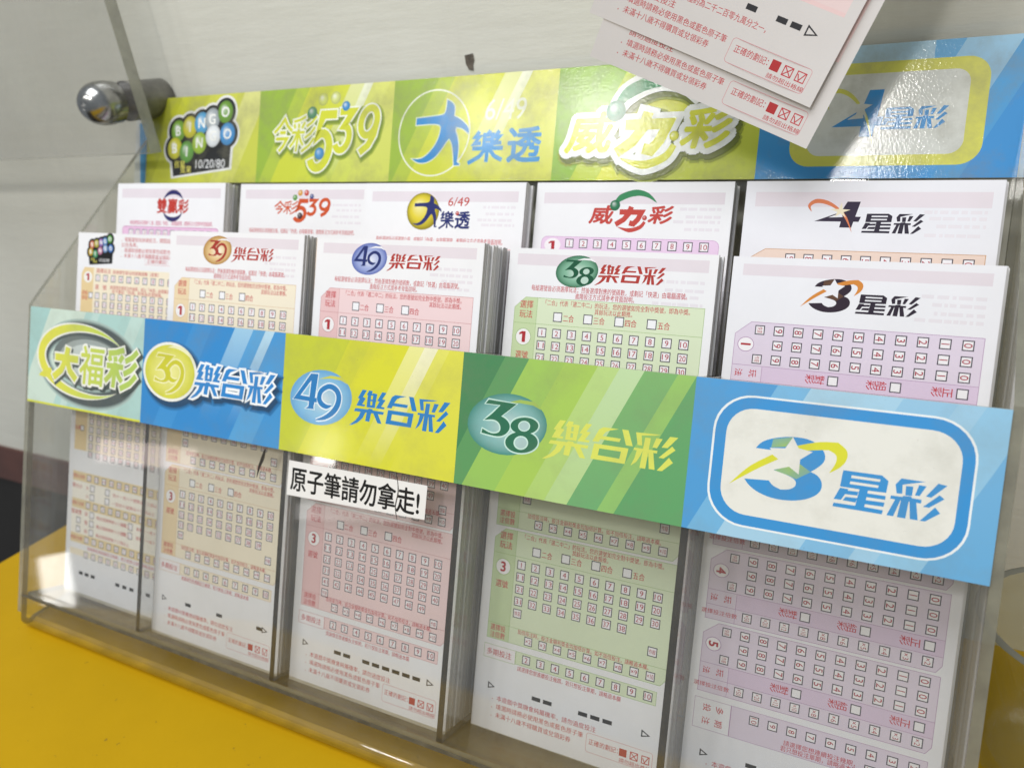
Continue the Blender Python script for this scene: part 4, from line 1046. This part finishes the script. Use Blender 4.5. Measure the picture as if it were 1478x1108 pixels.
# slip faces -------------------------------------------------
def face_bingo():
    p = Slip(); p.sheet()
    X = lambda a, bq: p.P(.085 + a*.27, .205 - bq*.195)
    bingo_logo(p, X, .185, 2, ['#d07a5a','#b8b04a','#9a74b8','#5a8ac0','#5a9a4a','#c8a83a','#4c9a6a','#c07a9a','#7a9ac8','#4a7ac0'], outline='#17181a')
    for i, s in enumerate(('．電腦選號為快速投注，開獎結果以', '公告為準。', '．填選時請務必使用黑色或藍色原子筆。', '．未滿十八歲不得購買或兌領彩券。')):
        p.t(s, .42, .035+.033*i, .030, anchor='l', w=(.50, .15, .55, .48)[i])
    p.frame(.64*SW, -.185*SW, .95*SW, -.140*SW, .002*SW, '#d8949a', 2); p.t('正確的劃記：■', .78, .163, .028, w=.24)
    base, colc, line = '#f6ead2', '#ecd2a0', '#dcae78'
    p.pg([(.046, .262), (.073, .222), (.96, .222), (.96, 1.42), (.046, 1.42)], base, 1)
    p.pg([(.046, .262), (.073, .222), (.165, .222), (.165, 1.42), (.046, 1.42)], colc, 1.4)
    p.disc(.111*SW, -.284*SW, .042*SW, .036*SW, '#f8f4ee', 2.2); p.one(.111, .284, .046)
    p.t('選擇玩法', .26, .240, .032, w=.14); p.t('請選擇您要玩的號碼個數（星數）', .56, .243, .026, w=.42)
    for i in range(10): p.box(.208+.0737*i, .286, .042, str(i+1))
    p.t('選　號', .24, .344, .034, w=.11); p.t('請選擇您想投注的號碼，或以「快選」由電腦選號。', .62, .340, .026, w=.58); p.t('若不劃記「快選」則視為自選號碼。', .58, .365, .026, w=.46)
    p.t('超級', .085, .386, .030); p.t('獎號', .085, .418, .030)
    p.box(.144, .401, .040)
    for row in range(20):
        for i in range(10):
            p.box(.208+.0737*i, .401+.0545*row, .042, str((row*10+i) % 80 + 1), .030)
        if row % 4 == 0 and row: p.t('加購', .075, .401+.0545*row, .030); p.box(.118, .401+.0545*row, .036)
    # lower strips
    def strip(b, fill, title, labels):
        p.r(.046, b-.032, .96, b+.032, fill, 1.5)
        if title: p.t(title, .105, b, .030, w=.12)
        for i, s in enumerate(labels): p.box(.208+.0737*i, b, .042, s, .030)
    strip(1.595, '#ecd6a8', '選擇投注倍數', ['×%d' % k for k in range(2, 12)])
    p.r(.046, 1.63, .96, 1.745, '#faf4e8', 1.2)
    p.t('猜大小', .095, 1.66, .034); p.t('大', .195, 1.66, .030); p.t('小', .195, 1.717, .030)
    for a, b in ((.245, 1.659), (.245, 1.717), (.393, 1.659), (.393, 1.717)): p.box(a, b, .044)
    p.t('四十一至八十號開出十三個以上', .67, 1.665, .026, w=.44); p.t('一至四十號開出十三個以上', .64, 1.72, .026, w=.40)
    strip(1.777, '#ecd6a8', '選擇投注倍數', ['%d' % k for k in range(2, 12)])
    p.r(.046, 1.81, .96, 1.985, '#faf4e8', 1.2); p.t('猜單雙', .095, 1.835, .036)
    for b in (1.889, 1.948): p.box(.118, b, .042)
    for i, b in enumerate((1.835, 1.893, 1.952)):
        p.box(.25, b, .044); p.t('單雙和'[i], .195, b, .032); p.t('開出號碼單數十三個以上', .46, b+.006, .026, w=.32)
        if i < 2: p.box(.625, b+.004, .044); p.t('小單小雙'[2*i:2*i+2], .56, b+.004, .03); p.t('單數十一或十二個', .80, b+.006, .026, w=.24)
    strip(2.010, '#ecd6a8', '選擇投注倍數', ['%d' % k for k in range(2, 12)])
    p.t('請選擇您想連續投注幾期，若只想投注單期請略過本欄', .55, 2.062, .026, w=.66)
    p.r(.046, 2.082, .96, 2.125, '#f6ead2', 1)
    for i in range(10): p.box(.208+.0737*i, 2.11, .042, str(i+2), .030)
    for d in (.165, .225, .286, .529, .596, .663, .74, .815): p.r(d-.020, 2.228, d+.020, 2.250, '#26262a', 2)
    return p

CREAM = ('#f4e9d2', '#efd9b2', '#d9b48a'); PINK = ('#f2d6d6', '#ecc6c6', '#cb8e90'); GREEN = ('#dde8c8', '#cbdcae', '#a0bd7c')
def face_39():
    p = lotto_slip('39', *CREAM, .265, .547, 39, 3, hecai_logo('39', '#e6c690', '#a8392e', .375, .110, .080, .480, .795, .078, .162, hi='#fdf6e6', edge='#b07f35'), (.296, .547, .854), seed=1, lastend=1.900)
    return p
def face_49():
    return lotto_slip('49', *PINK, .258, .571, 49, 3, hecai_logo('49', '#a3b0de', '#23306e', .342, .110, .080, .450, .765, .068, .155, hi='#eef0fa', edge='#5566b0'), (.315, .376, .500, .562, .625, .687, .749, .811), seed=2, lastend=1.962)
def face_38():
    return lotto_slip('38', *GREEN, .232, .567, 38, 4, hecai_logo('38', '#86b89c', '#14553a', .354, .106, .074, .445, .775, .062, .158, hi='#e2f0e8', edge='#2a6a4a'), (.343, .403, .586, .647, .708), seed=3, lastend=1.925)
def face_3s():
    p = star_slip('3', '#e3d6e6', '#dfcbe2', '#b795b8')
    X = lambda a, bq: p.P(.285 + a*.42, .218 - bq*.140)
    three_star(p, X, '#2e2030', '#6a4a34', '#efeef2', '#d88a3a', '#2e2030', None, layer=3)
    a, b = p.P(.500, .212), p.P(.728, .133); star_text(p, a[0], a[1], b[0], b[1], '#2a2030', 4)
    return p
def face_4s():
    p = Slip(); p.sheet('#ecebf0'); p.ghost(.048, .112, seed=6)
    X = lambda a, bq: p.P(.295 + a*.37, .205 - bq*.120)
    four_star(p, X, '#33283e', '#efe2c4', '#dd7f55', '#ecebf0', 3)
    a, b = p.P(.495, .220), p.P(.728, .138); star_text(p, a[0], a[1], b[0], b[1], '#2e2838', 4)
    p.pg([(.04, .345), (.111, .299), (.962, .299), (.962, .6), (.04, .6)], '#eed6c8', 1)
    p.ol([(.04, .345), (.111, .299), (.962, .299), (.962, .6), (.04, .6)], .0025, '#c8935f', 2)
    for i in range(10):
        for k in range(4): p.box(.219+.0763*i, .338+.0615*k, .042, str(9-i), .040, -math.pi/2)
    return p
def face_sh():
    p = Slip(); p.sheet(); p.ghost(.035, .095, False)
    cx = .54
    p.ring(cx*SW, -.145*SW, .100*SW, .088*SW, .030*SW, '#2c2c66', 3, 40, 25, 155, taper=True)
    p.ring(cx*SW, -.145*SW, .100*SW, .088*SW, .030*SW, '#2c2c66', 3, 40, 205, 335, taper=True)
    x0, y0 = p.P(.39, .188); x1, y1 = p.P(.675, .103)
    p.text('雙', .437*SW, -.146*SW, .100*SW, '#c0392f', 4, fitw=.088*SW, off=.03, res=6)
    p.text('贏', .537*SW, -.146*SW, .100*SW, '#c0392f', 4, fitw=.092*SW, off=.03, res=6)
    strokes(p, '彩', .588*SW, -.188*SW, .680*SW, -.106*SW, .013*SW, '#c0392f', 4, .05)
    p.t('每組選號皆必須選號十二個，或劃記「快選」，由電腦選號，進階投注方式請參考背面說明。', .52, .258, .032, '#cc4a7a', w=.77)
    p.outline(rrect(.066*SW, -.60*SW, .955*SW, -.285*SW, .02*SW, 4), .004*SW, '#c060a0', 2)
    p.pg([(.068, .287), (.953, .287), (.953, .6), (.068, .6)], '#ecc6e2', 1)
    for i in range(12): p.box(.15+.066*i, .325, .046, str(i+1), .034)
    return p
def face_539():
    p = Slip(); p.sheet(); p.ghost(.035, .09, True, 8)
    X = lambda a, bq: p.P(.285 + a*.44, .222 - bq*.175)
    jincai(p, X, .40, 2, '#d0562c', [(.37,.80,.042,'#5a9a3a'),(.46,.96,.042,'#e0a030'),(.57,.96,.042,'#d04a3a'),(.665,.84,.036,'#3a4a8a')], (.475,.18,.046,'#4a2a30'))
    p.t('每組選號皆必須選號五個，或劃記「快選」由電腦選號，進階投注方式請參考背面說明。', .50, .283, .030, w=.82)
    p.r(.05, .32, .95, .62, '#f2d6b4', 1)
    return p
def face_649():
    p = Slip(); p.sheet(); p.ghost(.045, .10, True, 9)
    a = p.P(.388, .152); p.ball(a[0], a[1], .104*SW, .100*SW, '#e2cf3a', 2, hi='#fbf6c0', amt=.8, edge='#8a7c14')
    leaping_man(p, .392*SW, -.150*SW, .118*SW, .112*SW, '#27306e', 3)
    strokes(p, '樂', .505*SW, -.238*SW, .590*SW, -.150*SW, .0135*SW, '#27306e', 3, .03)
    p.text('透', .640*SW, -.195*SW, .098*SW, '#27306e', 3, fitw=.088*SW, off=.03, res=6)
    p.ball(.606*SW, -.160*SW, .011*SW, .011*SW, '#c03a30', 4)
    p.text('6/49', .610*SW, -.099*SW, .066*SW, '#c0403a', 3, fitw=.128*SW, off=.004, shear=.1)
    p.t('每組選號皆必須選號六個，或劃記「快選」由電腦選號，進階投注方式請參考背面說明。', .49, .306, .032, w=.80)
    p.r(.05, .34, .95, .62, '#f2c8c4', 1)
    return p
def face_pow():
    p = Slip(); p.sheet(); p.ghost(.05, .105, True, 10)
    X = lambda a, bq: p.P(.290 + a*.445, .240 - bq*.190)
    weili(p, X, .40, 2, '#c4473f', '#3a8a5c', '#2f7a55', '#c4473f')
    p.poly(rrect(.05*SW, -.62*SW, .955*SW, -.272*SW, .03*SW), '#ecd0ea', 1)
    p.outline(rrect(.05*SW, -.62*SW, .955*SW, -.272*SW, .03*SW), .002*SW, '#c890c4', 2)
    p.disc(.112*SW, -.315*SW, .045*SW, .035*SW, '#f8f3f6', 2.2); p.one(.112, .316, .044)
    for i in range(10):
        for k in range(3): p.box(.205+.0757*i, .304+.0605*k, .045, str(i+1+10*k), .036)
    return p

def paper_edge_mat():
    m, nt, out = newmat('paper_edges')
    p = N(nt, 'ShaderNodeBsdfPrincipled'); p.inputs['Roughness'].default_value = .8
    n = noise(nt, 1400, 3, .6, (.02, .004, 1))
    r = ramp(nt, n.outputs[0], .35, .66, (.40, .39, .37, 1), (.84, .83, .82, 1))
    nt.links.new(r.outputs[0], p.inputs['Base Color']); nt.links.new(p.outputs[0], out.inputs[0]); return m
M_STACK = paper_edge_mat()
M_WHITE = simple('white_paper', '#e6e5e6', .65, nscale=40, namt=.04)
GROUP = 'pads of betting slips standing in the rack'
def pad(face, u, v, n, depth, label, nsh=10, jig=.006, roll=0.0, seed=0, fan=0.0):
    rg = random.Random(seed)
    root = empty('slip_pad', rack_at(u, v, n) @ Matrix.Rotation(roll, 4, 'Z'))
    tag(root, label, 'slip pad', GROUP)
    face().build('top_slip', M_PAPER, root)
    b = MB(); step = depth/nsh
    for k in range(nsh):
        z1 = -.0012 - k*step; z0 = z1 - step*.93
        j = 0 if k == 0 else rg.uniform(-jig, jig) + fan*k/nsh; jv = 0 if k == 0 else rg.uniform(-jig, jig*.6)
        b.box(j, SW+j, -SH, jv, z0, z1, (0, 0, 0, 0, 1, 1))
    b.build('paper_stack', [M_STACK, M_WHITE], root)
    return root
pad(face_bingo, .057, .4753, -.233, .10, 'pad of cream slips with a black ball cluster logo in the front left pocket', 5, seed=1)
pad(face_39, 1.012, .4893, -.121, .09, 'pad of cream slips with a gold 39 oval behind the blue section', 6, seed=2)
pad(face_49, 2.020, .4834, -.149, .26, 'thick pad of pink slips with a blue 49 oval behind the yellow section', 22, .008, seed=3)
pad(face_38, 3.020, .4846, -.3056, .10, 'pad of light green slips with a green 38 oval behind the green section', 6, seed=4)
pad(face_3s, 3.999+.02, .4871, -.3505, .085, 'pad of lilac slips with rotated digits and a dark 3 star logo', 7, .004, seed=5, fan=.016)
pad(face_sh, .061, .8226, -.484, .10, 'back row pad with two blue arcs round its red heading', 6, seed=6)
pad(face_539, 1.055, .8300, -.560, .10, 'back row pad with coloured balls over an orange 539 heading', 6, seed=7)
pad(face_649, 2.024, .8200, -.507, .09, 'back row pad with a yellow ball and dark blue leaping figure', 6, seed=8)
pad(face_pow, 2.9955, .8352, -.588, .12, 'back row pad with a green arc above its red heading', 6, seed=9)
pad(face_4s, 4.002, .8304, -.558, .11, 'back row pad at the right with an orange swoosh and 4 star logo', 7, .005, seed=10, fan=.022)

# ------------------------------------------------------------------ two loose slips hanging at the upper right
def curl(x, y):                              # the paper bows a little and its lower right corner lifts
    return .030*((x-.5)/.5)**2 + .05*max(0, (x-.45))**2*max(0, 1.1-y)
def face_hang():
    p = Slip(); p.fine = True; p.sheet('#dedad9')  # greyed sheet: the shade on the hanging slips is put into the paper colour
    H_ = SH/SW
    p.r(.05, .25, .955, H_-.33, '#f0d2d2', 1)
    for k in range(12):
        for i in range(10): p.box(.205+.0757*i, .40+.0605*k, .045, str((k*10+i) % 49+1), .034)
    p.r(.05, H_-.42, .955, H_-.345, '#efd8d8', 1.3)
    b = H_ - .245
    bk = '#36363a'
    for d in (.48, .615, .745, .805): p.r(d-.022, b-.010, d+.022, b+.012, bk, 2)
    p.ol([(.850, b-.016), (.850, b+.018), (.892, b+.004)], .006, bk, 2)
    for i, (s, w_) in enumerate((('．本遊戲頭獎中獎機率僅約為二千二百零九萬分之一，', .60), ('　請勿過度投注', .20), ('．填選時請務必使用黑色或藍色原子筆', .47), ('．未滿十八歲不得購買或兌領彩券', .41))):
        p.t(s, .105 if i != 1 else .125, b+.052+.043*i, .031, anchor='l', w=w_)
    bb = b+.165
    p.outline(rrect(.60*SW, (-bb-.050)*SW, .945*SW, (-bb+.046)*SW, .014*SW, 4), .002*SW, '#d8949a', 2)
    p.t('正確的劃記：', .695, bb-.010, .032, w=.15)
    p.r(.782, bb-.028, .820, bb+.012, '#b83a3c', 2)
    for a in (.856, .912): p.frame((a-.020)*SW, (-bb-.014)*SW, (a+.020)*SW, (-bb+.026)*SW, .004*SW, RED, 2)
    p.ln(.840, bb-.022, .872, bb+.010, .004, RED, 3); p.ln(.872, bb-.022, .840, bb+.010, .004, RED, 3.1)
    p.ribbon([p.P(.898, bb-.014), p.P(.909, bb+.008), p.P(.928, bb-.026)], .004*SW, RED, 3)
    p.t('請勿超出格線', .864, bb+.034, .022, w=.16)
    p.v = [(x, y+SH, z+curl(x, y+SH)) for x, y, z in p.v]          # origin at the bottom left corner
    return p
HM = Matrix(((.90779, .41296, .07331), (.0572, .05127, -.99705), (-.4155, .9093, .02292))).to_4x4()
def hang(dx, dy, dz, rot, label):
    m = HM.copy(); m.translation = WW(3.3949, .6115, 1.1408)
    m = m @ Matrix.Translation(Vector((dx, dy, dz))*S) @ Matrix.Rotation(rot, 4, 'Z')
    root = empty('betting_slip', m); tag(root, label, 'betting slip', 'loose betting slips hanging at the upper right')
    face_hang().build('printed_face', M_PAPER, root)
    b = MB(); n = 24
    for i in range(n):
        for j in range(n):
            q = [(SW*i/n, SH*j/n), (SW*(i+1)/n, SH*j/n), (SW*(i+1)/n, SH*(j+1)/n), (SW*i/n, SH*(j+1)/n)]
            b.face([(x, y, -.0035+curl(x, y)) for x, y in reversed(q)])
    rim = [(SW*i/n, 0) for i in range(n)] + [(SW, SH*j/n) for j in range(n)] + [(SW-SW*i/n, SH) for i in range(n)] + [(0, SH-SH*j/n) for j in range(n+1)]
    for (x0, y0), (x1, y1) in zip(rim, rim[1:]):
        b.face([(x0, y0, -.0035+curl(x0, y0)), (x1, y1, -.0035+curl(x1, y1)), (x1, y1, curl(x1, y1)), (x0, y0, curl(x0, y0))])
    b.build('sheet', M_WHITE, root)
hang(.0, -.015, 0, 0, 'lower of two loose white slips with red print hanging over the header')
hang(-.06, .135, .010, -.012, 'upper of two loose white slips, overlapping the lower one')

# ------------------------------------------------------------------ clear board on the wall with a chrome stud
YB = .87
board = empty('acrylic_board', Matrix.Translation(WW(0, YB, .76)))
tag(board, 'clear acrylic wall board with a grey cut edge at upper left', 'acrylic board')
br, tr, bl = Vector((.2745, 0, .7656)), Vector((.1963, 0, 1.6563)), Vector((-1.337, 0, .7497))
dv = (tr-br)*4; du = (bl-br)*3
o3 = Vector((0, YB, .76)); th = .085
c4 = [br + Vector((0, YB, 0)), br+dv+Vector((0, YB, 0)), br+dv+du+Vector((0, YB, 0)), br+du+Vector((0, YB, 0))]
b = MB(); f = [c-o3 for c in c4]; g = [c-o3+Vector((0, th, 0)) for c in c4]
b.face([f[0], f[1], f[2], f[3]], 0); b.face([g[0], g[3], g[2], g[1]], 0)
for i in range(4): b.face([f[i], f[(i+1) % 4], g[(i+1) % 4], g[i]], 1)
b.build('sheet', [M_BOARD, M_BEDGE], board)
sx, sz = .055, 1.085-.76
M_CHROME = simple('chrome', (.40, .40, .39), .22, 1.0, nscale=160, namt=.35)
M_STUD = simple('dull_steel', '#8b8983', .55, .2, nscale=90, namt=.45)
b = MB(); R0 = .132
prof = [(0.001, -.235)] + [(R0*math.sin(math.radians(a)), -.085 - .15*math.cos(math.radians(a))) for a in range(8, 91, 8)] + [(R0, -.05), (R0*.96, -.02), (R0*.96, -.001)]
b.lathe(prof, (sx, 0, sz), 'y', 48); b.build('stud_cap', M_CHROME, board, smooth=True)
b = MB(); b.lathe([(R0*.93, th+.001), (R0*.93, YW-YB-.004), (.001, YW-YB-.004)], (sx, 0, sz), 'y', 48)
b.build('stud', M_STUD, board, smooth=True)

# ------------------------------------------------------------------ tumbler at the right
cup = empty('glass_tumbler', Matrix.Translation(WW(5.47, .47, ZC-.0135)))
tag(cup, 'clear glass tumbler on the yellow counter behind the rack end', 'glass')
b = MB()
b.lathe([(.001, .07), (.26, .07), (.30, .14), (.375, .78)], (0, 0, 0), 'z', 56)
b.lathe([(.001, .002), (.28, .002), (.315, .04), (.335, .12), (.41, .78)], (0, 0, 0), 'z', 56)
b.lathe([(.375, .78), (.392, .795), (.41, .78)], (0, 0, 0), 'z', 56, 1)
b.build('glass_body', [M_GLASS, simple('glass_rim', '#77766a', .2)], cup, smooth=True)
